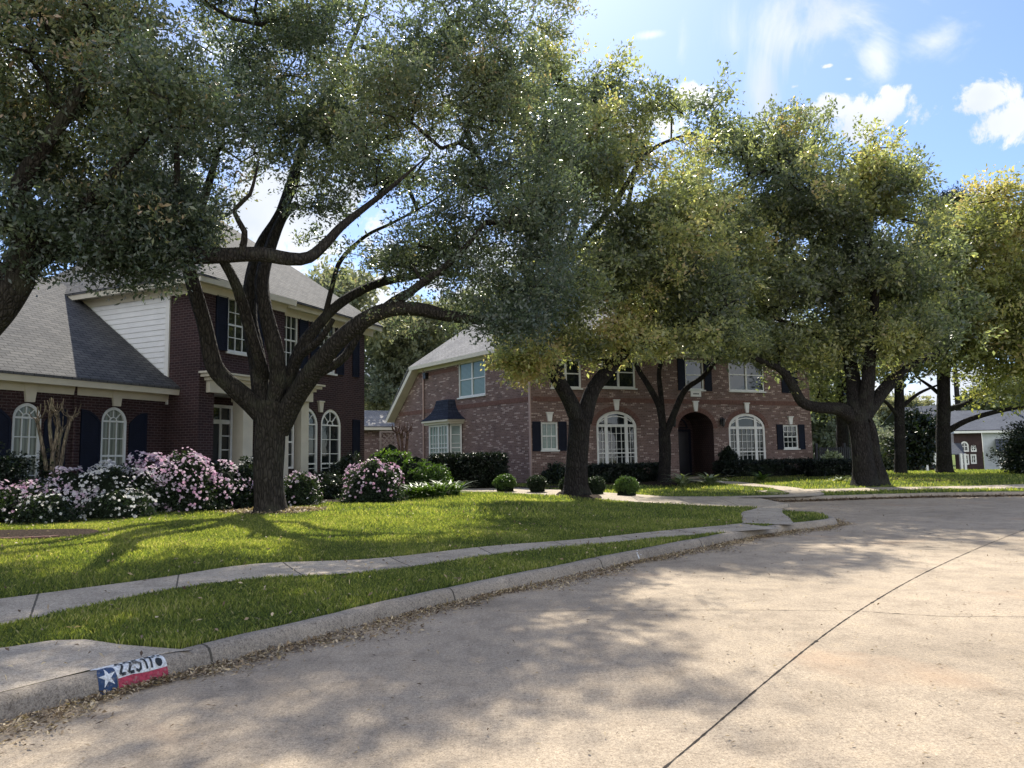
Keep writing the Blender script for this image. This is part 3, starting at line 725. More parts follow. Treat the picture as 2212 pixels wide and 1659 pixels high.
# ------------------------------------------------------------------ house one (dark red brick, left)
E1 = Vector((math.sin(math.radians(24)), math.cos(math.radians(24)))); N1 = Vector((E1.y, -E1.x))
C1 = Vector((-9.25, 21.9)); GZ = .38
EAVE1 = 7.0
h1 = empty('brick_house', (C1.x, C1.y, GZ), 'two storey dark red brick house with white siding behind the azalea hedge', 'house')
FA = Fac(C1, C1+E1*3.65)                      # front section nearer the wing
FB = Fac(C1+E1*3.65-N1*.35, C1+E1*8.8-N1*.35)  # set-back right section
SD = 9.2
FS = Fac(C1-N1*SD, C1)                        # left flank (siding and brick return)
FW_ = Fac(C1-N1*1.3-E1*16, C1-N1*1.3)         # single-storey wing
FR = Fac(C1+E1*8.8-N1*.35, C1+E1*8.8-N1*SD)
mb = MB(); 
def opx(F, x0, y0, x1, y1, rise=0, depth=.13):
    u0, u1, z0, z1 = F.rect(x0, y0, x1, y1); r = (u1-u0)/2 if rise is True else (rise*(u1-u0)/2 if rise else 0)
    return dict(u0=u0, u1=u1, z0=z0, z1=z1, rise=r, depth=depth)
wA = opx(FA, 492, 640, 556, 762, .0); wA['z0'], wA['z1'] = FA.hit(492, 759)[1], FA.hit(492, 640)[1]; wA['u1'] = wA['u0']+1.05
entry = dict(u0=FA.hit(461, 920)[0], u1=3.63, z0=GZ-.3, z1=FA.hit(470, 850)[1]+.05, rise=0, depth=.02)
wall(FA, GZ-.4, EAVE1, [wA, entry], mb)
wB1 = dict(u0=.25, u1=.25+.85, z0=FB.hit(620, 792)[1], z1=FB.hit(620, 675)[1], rise=0, depth=.13)
wB2 = opx(FB, 690, 700, 722, 790); wB2.update(z0=wB1['z0'], z1=wB1['z1']); wB2['u1'] = wB2['u0']+.95
wL1 = opx(FB, 664, 877, 689, 1045, True); wL2 = opx(FB, 693, 884, 737, 1045, True); 
wL1.update(u0=wL2['u0']-.16-(wL2['u1']-wL2['u0']), u1=wL2['u0']-.16, z0=GZ+.35, z1=wL2['z1'], rise=wL2['rise']); wL2['z0'] = GZ+.35
wall(FB, GZ-.4, EAVE1, [wB1, wB2, wL1, wL2], mb)
wall(FS, GZ-.4, EAVE1, [], mb, u0=SD-1.4)
wall(FR, GZ-.4, EAVE1, [], mb)
step = Fac(C1+E1*3.65, C1+E1*3.65-N1*.35); wall(step, GZ-.4, EAVE1, [], mb)
wing_ops = []
for (x0, y0, x1) in ((25, 870, 89), (218, 879, 274)):
    u0 = FW_.hit(x0, 950)[0]; u1 = FW_.hit(x1, 950)[0]; z1 = FW_.hit((x0+x1)/2, y0)[1]
    wing_ops.append(dict(u0=u0, u1=u1, z0=GZ+.45, z1=z1, rise=(u1-u0)/2, depth=.13))
WT = 3.72
sp_ = wing_ops[1]['u0']-wing_ops[0]['u0']
q = dict(wing_ops[0]); q['u0'] -= sp_; q['u1'] -= sp_; wing_ops.append(q)
wall(FW_, GZ-.4, WT, wing_ops, mb)
mb.build('brick_wall', M['brick_dark'], h1)
# clapboard flank
mb = MB(); z = 3.0; k = 0
while z < EAVE1:
    z2 = min(z+.17, EAVE1)
    mb.face([FS.pt(0, z, .03), FS.pt(SD-1.4, z, .03), FS.pt(SD-1.4, z2, .008), FS.pt(0, z2, .008)])
    mb.face([FS.pt(0, z, .004), FS.pt(SD-1.4, z, .004), FS.pt(SD-1.4, z, .03), FS.pt(0, z, .03)]); z = z2
mb.build('siding', M['siding'], h1)
mb = MB(); fbox(mb, FS, SD-1.40, SD-1.24, 3.4, EAVE1-.02, .0, .05); mb.build('corner_board', M['white'], h1)
# windows
for o in wing_ops:
    window(FW_, h1, o, 3, 4, .5, M['frame'], M['gl_curtain'], fw=.075, fan=True)
    c = (o['u0']+o['u1'])/2; r = (o['u1']-o['u0'])/2; zs = o['z1']-o['rise']
    mb = MB()
    for i in range(23):          # voussoirs of the brick arch
        a0 = math.pi*(i+.08)/23; a1 = math.pi*(i+.92)/23; r0, r1 = r+.015, r+.30
        poly_prism(mb, FW_, [(c+r0*math.cos(a0), zs+r0*math.sin(a0)), (c+r1*math.cos(a0), zs+r1*math.sin(a0)), (c+r1*math.cos(a1), zs+r1*math.sin(a1)), (c+r0*math.cos(a1), zs+r0*math.sin(a1))], 0, .022)
    mb.build('brick_arch', M['brick_dark'], h1)
    keystone(FW_, h1, c, o['z1']+.02, o['z1']+.50, .22, .34, M['cream'])
    shutter(FW_, h1, o['u0']-.62, o['u0']-.05, o['z0']-.05, o['z1']-.12, M['shutter'], (1, .34))
    shutter(FW_, h1, o['u1']+.05, o['u1']+.62, o['z0']-.05, o['z1']-.12, M['shutter'], (-1, .34))
window(FA, h1, wA, 3, 4, .5, M['frame'], M['gl_dark'])
shutter(FA, h1, wA['u0']-.50, wA['u0']-.04, wA['z0'], wA['z1'], M['shutter']); shutter(FA, h1, wA['u1']+.04, wA['u1']+.50, wA['z0'], wA['z1'], M['shutter'])
for o in (wB1, wB2):
    window(FB, h1, o, 3, 4, .5, M['frame'], M['gl_dark'])
    if o is wB2: shutter(FB, h1, o['u0']-.52, o['u0']-.04, o['z0'], o['z1'], M['shutter'])
    shutter(FB, h1, o['u1']+.04, o['u1']+.50, o['z0'], o['z1'], M['shutter'])
us, _ = FB.hit(761, 760); shutter(FB, h1, us, us+.42, wB2['z0'], wB2['z1'], M['shutter'])
us, _ = FB.hit(761, 940); shutter(FB, h1, us, us+.45, FB.hit(768, 985)[1], FB.hit(768, 907)[1], M['shutter'])
for o in (wL1, wL2):
    window(FB, h1, o, 2, 4, .33, M['white'], M['gl_dark'], fw=.10, fan=True, sill=False)
keystone(FB, h1, (wL1['u1']+wL2['u0'])/2, wL1['z1']-.15, wL1['z1']+.22, .16, .26, M['cream'])
# entry: recess, door, transom, sidelights, box columns and entablature
ez1 = entry['z1']; mb = MB(); D = 1.25; a, b = entry['u0'], entry['u1']
for quad in ([FA.pt(a, GZ-.3, -D), FA.pt(b, GZ-.3, -D), FA.pt(b, ez1, -D), FA.pt(a, ez1, -D)], [FA.pt(a, GZ-.3, 0), FA.pt(a, GZ-.3, -D), FA.pt(a, ez1, -D), FA.pt(a, ez1, 0)],
             [FA.pt(b, GZ-.3, -D), FA.pt(b, GZ-.3, 0), FA.pt(b, ez1, 0), FA.pt(b, ez1, -D)]): mb.face(quad)
mb.build('entry_recess', M['brick_dark'], h1)
mb = MB(); mb.face([FA.pt(a, ez1-.01, -D), FA.pt(b, ez1-.01, -D), FA.pt(b, ez1-.01, 0), FA.pt(a, ez1-.01, 0)]); mb.build('porch_ceiling', M['white'], h1)
mb = MB(); fbox(mb, FA, a-.2, b+.25, GZ-.3, GZ+.12, -D+.01, .75); mb.build('porch_step', M['walk'], h1)
Fd = Fac(FA.pt(a, 0, -D)[:2], FA.pt(b, 0, -D)[:2]); Wd = b-a
mb = MB(); zt = ez1-.32; tz = zt-.50
strip(mb, Fd, [(.04, GZ+.12), (.04, zt), (Wd*.62, zt), (Wd*.62, GZ+.12)], .10, 0, .10)
strip(mb, Fd, [(.08, tz), (Wd*.60, tz)], .14, 0, .09); strip(mb, Fd, [(Wd*.17, GZ+.12), (Wd*.17, tz-.07)], .11, 0, .088); strip(mb, Fd, [(Wd*.47, GZ+.12), (Wd*.47, tz-.07)], .11, 0, .088)
for i in (1, 2, 3, 4): strip(mb, Fd, [(.06+(Wd*.6-.1)*i/5, tz+.06), (.06+(Wd*.6-.1)*i/5, zt-.04)], .035, 0, .07)
for i in (1, 2, 3, 4):
    z = GZ+.3+(tz-GZ-.3)*i/5
    strip(mb, Fd, [(.08, z), (Wd*.155, z)], .035, 0, .069); strip(mb, Fd, [(Wd*.485, z), (Wd*.60, z)], .035, 0, .069)
dfr = mb.build('door_frame', M['white'], h1)
mb = MB(); mb.face([Fd.pt(.05, GZ+.12, .03), Fd.pt(Wd*.61, GZ+.12, .03), Fd.pt(Wd*.61, zt, .03), Fd.pt(.05, zt, .03)], [(0, 0), (1, 0), (1, 1), (0, 1)]); mb.build('sidelight', M['gl_dark'], dfr)
mb = MB(); fbox(mb, Fd, Wd*.175, Wd*.465, GZ+.13, tz-.07, .03, .075)
for zz in (GZ+.3, GZ+1.2): strip(mb, Fd, [(Wd*.2, zz), (Wd*.44, zz), (Wd*.44, zz+.7), (Wd*.2, zz+.7)], .04, .07, .09, True)
door = mb.build('door', M['darkwood'], h1)
mb = MB(); fbox(mb, Fd, Wd*.445, Wd*.455, GZ+1.05, GZ+1.25, .075, .13); mb.build('handle', M['frame'], door)
uc = lambda x: FA.hit(x, 930)[0]
for (x0, x1) in ((520, 552), (600, 612)):
    mb = MB(); ua = uc(x0); ub = ua+.42
    fbox(mb, FA, ua, ub, GZ+.12, ez1-.06, -.34, .10); fbox(mb, FA, ua-.04, ub+.04, GZ+.12, GZ+.34, -.38, .14); fbox(mb, FA, ua-.04, ub+.04, ez1-.24, ez1-.055, -.38, .14)
    mb.build('column', M['cream'], h1)
mb = MB(); uB = FB.hit(648, 960)[0]
fbox(mb, FB, uB-.30, uB+.10, GZ, ez1-.03, .001, .30); mb.build('column', M['cream'], h1)
mb = MB(); e0, e1 = a-.32, 3.66
for (o1, za, zb) in ((.16, ez1-.05, ez1+.30), (.24, ez1+.302, ez1+.40), (.38, ez1+.402, ez1+.50), (.46, ez1+.502, ez1+.56)):
    fbox(mb, FA, e0-(o1-.16), e1, za, zb, .001, o1)
for (o1, za, zb) in ((.50, ez1-.05, ez1+.30), (.58, ez1+.302, ez1+.40), (.72, ez1+.402, ez1+.50), (.80, ez1+.502, ez1+.56)):
    fbox(mb, FB, .002, 1.35+(o1-.5), za, zb, .001, o1)
mb.build('cornice', M['cream'], h1)
# small arched window beside the entry
wS = dict(u0=.18, u1=.82, z0=GZ+1.0, z1=ez1-.30, rise=.32, depth=.13)
window(FB, h1, wS, 2, 4, .5, M['white'], M['gl_dark'], fw=.07, fan=True, sill=False, out=.135)
# roofs
EP = [(-.02, 0.0), (.42, .30), (.52, .30), (.52, .46), (-.02, .46)]
def eave(F, u0, u1, z, name='eave'):
    mb = MB(); profile(mb, F, u0, u1, [(.0, z-.30), (.05, z-.34), (.09, z-.10), (.44, z-.055), (.44, z-.16), (.50, z-.16), (.53, z+.04), (.0, z+.0)])
    return mb.build(name, M['cream'], h1)
eave(FA, -.52, 3.65, EAVE1+.06); eave(FB, .0, 5.15+.52, EAVE1+.058); eave(FS, -.1, SD+.01, EAVE1+.057)
ov = .55; cn = lambda e, n, z: Vector((*(C1+E1*e+N1*n), z))
p_fl = cn(-ov, ov, EAVE1+.12); p_fr = cn(8.8+ov, ov-.35, EAVE1+.12); p_br = cn(8.8+ov, -SD-ov, EAVE1+.12); p_bl = cn(-ov, -SD-ov, EAVE1+.12)
ap1 = cn(4.3, -4.5, 11.25); ap2 = cn(4.5, -4.9, 11.25)
mb = MB()
for pts in ([p_fl, p_fr, ap1], [p_fr, p_br, ap2, ap1], [p_br, p_bl, ap2], [p_bl, p_fl, ap1, ap2]): roof_poly(mb, pts)
roof = mb.build('roof', M['roof_dark'], h1)
eave(FW_, -1, 16+.9, WT+.10)
wn = lambda e, n, z: Vector((*(C1-N1*1.3+E1*e+N1*n), z))
rz = WT+.17; mb = MB(); pit = .70; half = 5.0
roof_poly(mb, [wn(-17, ov, rz), wn(.95, ov, rz), wn(.95, -.0, rz+ov*pit), wn(-.1, -.0, rz+ov*pit), wn(-.1, -half, rz+(half+ov)*pit), wn(-17, -half, rz+(half+ov)*pit)])
roof_poly(mb, [wn(-17, -half, rz+(half+ov)*pit), wn(-.1, -half, rz+(half+ov)*pit), wn(-.1, -half*2-ov, rz), wn(-17, -half*2-ov, rz)])
mb.build('wing_roof', M['roof_dark'], h1)
mb = MB()    # taller hip over the garage end
c_ = [(-17.5, -1.2), (-9.5, -1.2), (-9.5, -9.5), (-17.5, -9.5)]; zb = rz+(1.2+ov)*pit
for i in range(4):
    a_, b_ = c_[i], c_[(i+1) % 4]; roof_poly(mb, [wn(*a_, zb), wn(*b_, zb), wn(-13.5, -5.3, zb+5.2)])
mb.build('wing_roof', M['roof_dark'], h1)
def pipe(F, u, z0, z1, par, mat, out=.06, r=.04):
    mb = MB(); n = 8; ring = lambda z: [Vector(F.pt(u+r*math.cos(2*math.pi*i/n), z, out+r*math.sin(2*math.pi*i/n))) for i in range(n)]
    a_, b_ = ring(z0), ring(z1); 
    for i in range(n): mb.face([a_[i], a_[(i+1) % n], b_[(i+1) % n], b_[i]])
    for z in (z0+.4, (z0+z1)/2, z1-.3): fbox(mb, F, u-r-.02, u+r+.02, z, z+.04, .0, out+r+.01)
    return mb.build('downpipe', mat, par)
pipe(FW_, FW_.hit(156, 950)[0], GZ, WT, h1, M['brick_dark'])

# ------------------------------------------------------------------ house two (pink brick, centre)
GZ2 = .42; K2 = Vector((.85, 34.0)); dF = Vector((.914, .407)).normalized(); dS = Vector((-.6, .8)).normalized()
h2 = empty('brick_house', (K2.x, K2.y, GZ2), 'mottled pink brick house with palladian windows and a dark bay roof', 'house')
FF = Fac(K2, K2+dF*17.0); FL = Fac(K2+dS*13.2, K2); EV2 = 6.75; LS = 13.2
ops = []
sL = opx(FF, 1169, 912, 1205, 972); pA = opx(FF, 1289, 888, 1376, 1010, .62); pB = opx(FF, 1575, 893, 1654, 1008, .62)
dO = opx(FF, 1466, 890, 1543, 1042, .75, .02); sR = opx(FF, 1692, 918, 1720, 969)
sR['u1'] = sR['u0']+1.05
uA = opx(FF, 1300, 770, 1372, 838); uD = opx(FF, 1480, 778, 1520, 842); uB_ = opx(FF, 1574, 775, 1650, 845)
dO['z0'] = GZ2-.4
pA['z0'] = max(pA['z0'], GZ2+.35); pB['z0'] = pA['z0']
uL = opx(FF, 1190, 775, 1255, 838)
for o in (sL, pA, pB, dO, sR, uA, uD, uB_, uL): ops.append(o)
mb = MB(); wall(FF, GZ2-.4, EV2, ops, mb)
dwn = opx(FL, 990, 779, 1048, 856); ul = FL.hit(905, 850)[0]
wall(FL, GZ2-.4, EV2, [dwn], mb, u0=ul)
zl = FL.hit(852, 905)[1]
mb.face([FL.pt(0, GZ2-.4), FL.pt(ul, GZ2-.4), FL.pt(ul, EV2), FL.pt(0, zl-.1)], [(0, GZ2-.4), (ul, GZ2-.4), (ul, EV2), (0, zl-.1)])
bk = Fac(K2+dF*17.0, K2+dF*17+Vector((-dF.y, dF.x))*11); wall(bk, GZ2-.4, EV2, [], mb)
mb.build('brick_wall', M['brick_pink'], h2)
zb_ = FF.hit(1156, 856)[1]
def soldier(F, u0, u1, z0, z1, skip=()):
    mb = MB(); u = u0
    while u < u1-.05:
        if not any(a-.08 < u < b for a, b in skip): fbox(mb, F, u, u+.074, z0, z1, 0, .016)
        u += .086
    return mb.build('brick_band', M['brick_band'], h2)
soldier(FF, .1, 16.9, zb_-.22, zb_); soldier(FL, .6, LS-.12, zb_-.22, zb_)
soldier(FL, ul, dwn['u0']-.1, EV2-.5, EV2-.28); soldier(FL, dwn['u1']+.05, LS-.1, EV2-.5, EV2-.28)
mb = MB(); fbox(mb, FL, LS-.13, LS+.0, GZ2, EV2, .002, .05); mb.build('corner_board', M['pipe'], h2)
pipe(FL, FL.hit(917, 900)[0], GZ2, EV2-.1, h2, M['pipe'], .07, .05)
window(FF, h2, sL, 3, 2, .5, M['frame'], M['gl_blind'], fw=.08); window(FF, h2, sR, 3, 4, .5, M['frame'], M['gl_dark'], fw=.08)
for o in (uA, uB_, uL): window(FF, h2, o, [1, 1], 2, .5, M['frame'], M['gl_dark'], fw=.08, mull=((o['u0']+o['u1'])/2,))
window(FF, h2, uD, 1, 2, .5, M['frame'], M['gl_dark'], fw=.08)
for o in (pA, pB):
    wd = o['u1']-o['u0']
    window(FF, h2, o, [2, 4, 2], 5, .30, M['white'], M['gl_dark'], fw=.13, mw=.022, mull=(o['u0']+wd*.25, o['u0']+wd*.75), transom=o['z1']-o['rise'])
for o in (dwn,): window(FL, h2, o, [1, 1], 2, .5, M['frame'], M['gl_blind'], fw=.08, mull=((o['u0']+o['u1'])/2,))
for o, wd in ((sL, .42), (sR, .42), (uD, .44)):
    shutter(FF, h2, o['u0']-wd-.03, o['u0']-.03, o['z0']-.05, o['z1']+.03, M['shutter']); shutter(FF, h2, o['u1']+.03, o['u1']+wd+.03, o['z0']-.05, o['z1']+.03, M['shutter'])
a_ = opx(FF, 1687, 779, 1721, 849); mb_ = shutter(FF, h2, a_['u0'], a_['u1'], a_['z0'], a_['z1'], M['shutter'])
for o, hh in ((sL, .38), (sR, .38), (pA, .48), (pB, .48), (dO, .48)): keystone(FF, h2, (o['u0']+o['u1'])/2, o['z1']+.03, o['z1']+.03+hh, .18, .30, M['white'])
keystone(FF, h2, (uB_['u0']+uB_['u1'])/2, uB_['z1']+.04, uB_['z1']+.42, .18, .28, M['white'])
# brick arches
for o in (pA, pB, dO):
    mb = MB(); ar = arc(o['u0']-.0, o['u1']+.0, o['z1']-o['rise'], o['rise'], 26); ar2 = arc(o['u0']-.24, o['u1']+.24, o['z1']-o['rise'], o['rise']+.24, 26)
    for i in range(26):
        t0, t1 = .08, .92; l = lambda p, q, t: (p[0]*(1-t)+q[0]*t, p[1]*(1-t)+q[1]*t)
        poly_prism(mb, FF, [l(ar[i+1], ar[i], t0), l(ar2[i+1], ar2[i], t0), l(ar2[i+1], ar2[i], t1), l(ar[i+1], ar[i], t1)][::-1], .0, .02)
    mb.build('brick_arch', M['brick_band'], h2)
# door recess
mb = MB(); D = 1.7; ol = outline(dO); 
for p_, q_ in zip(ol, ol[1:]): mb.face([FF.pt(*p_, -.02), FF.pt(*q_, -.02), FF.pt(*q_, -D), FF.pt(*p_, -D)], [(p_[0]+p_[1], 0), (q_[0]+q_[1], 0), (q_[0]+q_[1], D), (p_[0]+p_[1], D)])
mb.face([FF.pt(u, z, -D) for u, z in reversed(ol)], list(reversed(ol))); mb.build('entry_recess', M['brick_dark'], h2)  # darker brick than the facade, standing in for the recess shade
mb = MB(); fbox(mb, FF, dO['u0']-.3, dO['u1']+.3, GZ2-.3, GZ2+.10, -D+.01, .7); mb.build('porch_step', M['walk'], h2)
mb = MB(); dm_ = (dO['u0']+dO['u1'])/2; zdt = dO['z1']-dO['rise']-.12
for ua, ub in ((dm_-.78, dm_-.01), (dm_+.01, dm_+.78)):
    fbox(mb, FF, ua, ub, GZ2+.11, zdt, -D+.005, -D+.06); strip(mb, FF, [(ua+.14, GZ2+.4), (ub-.14, GZ2+.4), (ub-.14, zdt-.25), (ua+.14, zdt-.25)], .05, -D+.05, -D+.08, True)
dr_ = mb.build('door', M['darkwood'], h2)
mb = MB(); fbox(mb, FF, dm_-.09, dm_-.05, GZ2+1.0, GZ2+1.25, -D+.06, -D+.12); mb.build('handle', M['frame'], dr_)
mb = MB(); ww = 1.5; strip(mb, FF, [(dm_-ww/2-.08, GZ2+.1), (dm_-ww/2-.08, zdt+.08), (dm_+ww/2+.08, zdt+.08), (dm_+ww/2+.08, GZ2+.1)], .12, -D+.006, -D+.1)
strip(mb, FF, arc(dm_-.7, dm_+.7, zdt+.2, .55, 12), .06, -D+.006, -D+.08); strip(mb, FF, [(dm_-.7, zdt+.22), (dm_+.7, zdt+.22)], .06, -D+.006, -D+.078)
mb.build('door_frame', M['shutter'], h2)
# house number plaque
pq = opx(FF, 1491, 845, 1513, 857); mb = MB(); poly_prism(mb, FF, [(pq['u0'], pq['z0']), (pq['u1'], pq['z0']), (pq['u1'], pq['z1']), (pq['u0'], pq['z1'])], .016, .06)
plq = mb.build('number_plaque', M['white'], h2); mb = MB(); wq = pq['u1']-pq['u0']; hq = pq['z1']-pq['z0']
for i in range(4):
    u_ = pq['u0']+wq*(.24+.14*i); fbox(mb, FF, u_, u_+wq*.10, pq['z0']+hq*.40, pq['z0']+hq*.62, .06, .066)
mb.build('numerals', M['shutter'], plq)
# wall lanterns beside the arch
for lx in (1557, 1452):
    u_, z_ = FF.hit(lx, 912); mb = MB(); fbox(mb, FF, u_-.05, u_+.05, z_-.12, z_+.2, .0, .03); fbox(mb, FF, u_-.015, u_+.015, z_+.22, z_+.25, .0, .2)
    for k_, (zz, r_) in enumerate(((z_+.16, .03), (z_+.1, .12), (z_-.2, .08))):
        pass
    ring = lambda z, r: [FF.pt(u_+r*math.cos(i*math.pi/3), z, .18+r*math.sin(i*math.pi/3)) for i in range(6)]
    zs_ = [(z_+.23, .01), (z_+.12, .13), (z_+.11, .10), (z_-.2, .07), (z_-.25, .02)]
    for (z0_, r0_), (z1_, r1_) in zip(zs_, zs_[1:]):
        a1, b1 = ring(z0_, r0_), ring(z1_, r1_)
        for i in range(6): mb.face([a1[i], a1[(i+1) % 6], b1[(i+1) % 6], b1[i]])
    mb.build('wall_lantern', M['metal'], h2)
# bay window on the flank
b0 = FL.hit(936, 910)[0]; b1 = FL.hit(1002, 910)[0]; bz = FL.hit(960, 912)[1]; bt = FL.hit(960, 866)[1]; po = .75
pl4 = [(b0+.15, .0), (b0+.55, po-.2), (b1-.55, po-.2), (b1-.15, .0)]
mb = MB(); 
for (ua, oa), (ub, ob) in zip(pl4, pl4[1:]):
    mb.face([FL.pt(ua, GZ2, oa), FL.pt(ub, GZ2, ob), FL.pt(ub, GZ2+.55, ob), FL.pt(ua, GZ2+.55, oa)], [(ua, 0), (ub, 0), (ub, .55), (ua, .55)])
bay = mb.build('bay_window', M['brick_pink'], h2)
for (ua, oa), (ub, ob) in zip(pl4, pl4[1:]):
    Fb = Fac(FL.pt(ua, 0, oa)[:2], FL.pt(ub, 0, ob)[:2]); o = dict(u0=.03, u1=Fb.L-.03, z0=GZ2+.58, z1=bz-.18, rise=0)
    wd_ = Fb.L > 1.2
    window(Fb, bay, o, [3, 3] if wd_ else 1, 5, .5, M['frame'], M['gl_blind'], fw=.09, mull=((Fb.L/2,) if wd_ else ()), out=.10, name='window')
mb = MB(); ring0 = [(b0, .0), (b0+.25, po), (b1-.25, po), (b1, .0)]; ring1 = [(b0-.08, .0), (b0+.2, po+.12), (b1-.2, po+.12), (b1+.08, .0)]
for rr, z0_, z1_ in ((ring0, bz-.16, bz-.04), (ring1, bz-.038, bz+.08)):
    mb.hexa([FL.pt(u, z0_, max(.004, o)) for u, o in rr], [FL.pt(u, z1_, max(.004, o)) for u, o in rr])
mb.build('bay_cornice', M['cream'], h2)
mb = MB(); rm = (b0+b1)/2; lv = [(1.0, 0.0), (.80, .16), (.62, .38), (.50, .64), (.42, 1.0)]
rg = lambda k, t: [(rm+(u-rm)*k*1.04, o*(k if o > 0 else 1)) for u, o in ring1]
hgt = bt-bz-.08
for (k0_, t0), (k1_, t1) in zip(lv, lv[1:]):
    r0_ = [Vector(FL.pt(u, bz+.085+hgt*t0, o+.01)) for u, o in rg(k0_, t0)]; r1_ = [Vector(FL.pt(u, bz+.085+hgt*t1, o+.01)) for u, o in rg(k1_, t1)]
    for i in range(3): roof_poly(mb, [r0_[i], r0_[i+1], r1_[i+1], r1_[i]], .03)
r1_ = [Vector(FL.pt(u, bz+.085+hgt, o+.01)) for u, o in rg(lv[-1][0], 1)]; roof_poly(mb, r1_, .03)
mb.build('bay_roof', M['roof_navy'], h2)
# wall lamp on flank
u_, z_ = FL.hit(921, 815); mb = MB(); fbox(mb, FL, u_-.05, u_+.22, z_-.1, z_+.12, .0, .2); fbox(mb, FL, u_+.0, u_+.3, z_+.121, z_+.22, .05, .26); mb.build('floodlight', M['metal'], h2)
# roof
p2 = lambda f, s, z: Vector((*(K2+dF*f+dS*s), z)); o2 = .5; e2 = EV2+.12; sb_ = LS-ul
A_ = p2(-o2, -o2, e2); B_ = p2(17+o2, -o2, e2); Cb = p2(17+o2, sb_+o2*.3, e2); D_ = p2(-o2, sb_+.25, e2)
r1 = p2(4.6, 5.3, 11.6); r2 = p2(12.6, 5.3, 11.6)
mb = MB(); roof_poly(mb, [A_, B_, r2, r1]); roof_poly(mb, [B_, Cb, r2]); roof_poly(mb, [Cb, D_, r1, r2]); roof_poly(mb, [D_, A_, r1])
Db = p2(-o2, LS+.15, zl-.02); Cc = p2(17+o2, LS+.15, zl-.02); roof_poly(mb, [D_+Vector((0, 0, .0)), p2(17+o2, sb_+.25, e2), Cc, Db])
mb.build('roof', M['roof_grey'], h2)
mb = MB()
profile(mb, FL, ul-.25, LS+.5, [(.0, EV2-.18), (.06, EV2-.2), (.08, EV2-.06), (.44, EV2-.02), (.44, EV2-.08), (.52, EV2-.08), (.53, EV2+.115), (.0, EV2+.04)])
mb.build('eave', M['cream'], h2)
mb = MB()
profile(mb, FF, -.5, 17.5, [(.0, EV2-.181), (.06, EV2-.201), (.08, EV2-.061), (.44, EV2-.021), (.44, EV2-.081), (.52, EV2-.081), (.53, EV2+.114), (.0, EV2+.039)])
mb.build('eave', M['cream'], h2)
mb = MB(); strip(mb, FL, [(-.12, zl-.14), (ul+.02, EV2+.0)], .22, -.02, .50); mb.build('rake_board', M['cream'], h2)
# porch gable projecting above the entry
# ------------------------------------------------------------------ garage, neighbours
gA = P(792, 960, 46); gB = P(856, 960, 49); FG = Fac((gA.x-6, gA.y-1.5), (gB.x+1.2, gB.y)); gz = P(825, 922, 47.5).z
hg = empty('garage', (gB.x-3, gB.y, .3), 'low pale brick garage with light roof in the gap between the two brick houses', 'garage')
mb = MB(); wall(FG, -.2, gz, [], mb); mb.build('brick_wall', M['brick_pink'], hg)
mb = MB(); pg = lambda u, o, z: Vector(FG.pt(u, z, o)); roof_poly(mb, [pg(-.4, .5, gz+.05), pg(FG.L+.4, .5, gz+.05), pg(FG.L-.4, -2.6, gz+1.25), pg(.4, -2.6, gz+1.25)]); mb.build('roof', M['roof_grey'], hg)
mb = MB(); fbox(mb, FG, -.4, FG.L+.4, gz-.2, gz+.04, .0, .48); mb.build('eave', M['cream'], hg)
lat = empty('lattice_fence', FG.pt(FG.L-1.0, .2, 1.2), 'small wooden lattice screen standing in front of the pale garage wall', 'lattice')
mb = MB(); u0_, u1_ = FG.L-2.7, FG.L-.4; z0_, z1_ = .9, gz-.35
for i in range(-6, 14):
    for sg in (1, -1):
        ua = u0_+i*.28; ub = ua+sg*(z1_-z0_)
        t0 = 0; pa_ = [(ua+(ub-ua)*t, z0_+(z1_-z0_)*t) for t in np.linspace(0, 1, 30)]; pa_ = [p for p in pa_ if u0_ <= p[0] <= u1_]
        if len(pa_) > 1: strip(mb, FG, [pa_[0], pa_[-1]], .05, 1.2+.02*(sg > 0), 1.218+.02*(sg > 0))
mb.build('lattice', M['lat'], lat)
mb = MB(); strip(mb, FG, [(u0_, .2), (u0_, z1_), (u1_, z1_), (u1_, .2)], .1, 1.17, 1.26); mb.build('frame', M['lat'], lat)
bh = P(820, 880, 62); hb = empty('distant_house', (bh.x, bh.y, 0), 'dark upper storey of a house beyond the garage roof between the brick houses', 'house')
Fh = Fac((bh.x-4, bh.y), (bh.x+1.6, bh.y+.6)); mb = MB(); o = dict(u0=2.9, u1=4.9, z0=P(820, 893, 62).z, z1=P(820, 868, 62).z, rise=0, depth=.3); wall(Fh, -1, P(820, 862, 62).z, [o], mb); mb.build('wall', M['cream'], hb)
mb = MB(); mb.face([Fh.pt(o['u0'], o['z0'], -.25), Fh.pt(o['u1'], o['z0'], -.25), Fh.pt(o['u1'], o['z1'], -.25), Fh.pt(o['u0'], o['z1'], -.25)]); mb.build('window', M['gl_dark'], hb)
zt_ = P(820, 862, 62).z; mb = MB(); roof_poly(mb, [Vector(Fh.pt(-.5, zt_, .6)), Vector(Fh.pt(Fh.L+.5, zt_, .6)), Vector(Fh.pt(Fh.L-1, zt_+2, -3)), Vector(Fh.pt(1, zt_+2, -3))]); mb.build('roof', M['roof_dark'], hb)

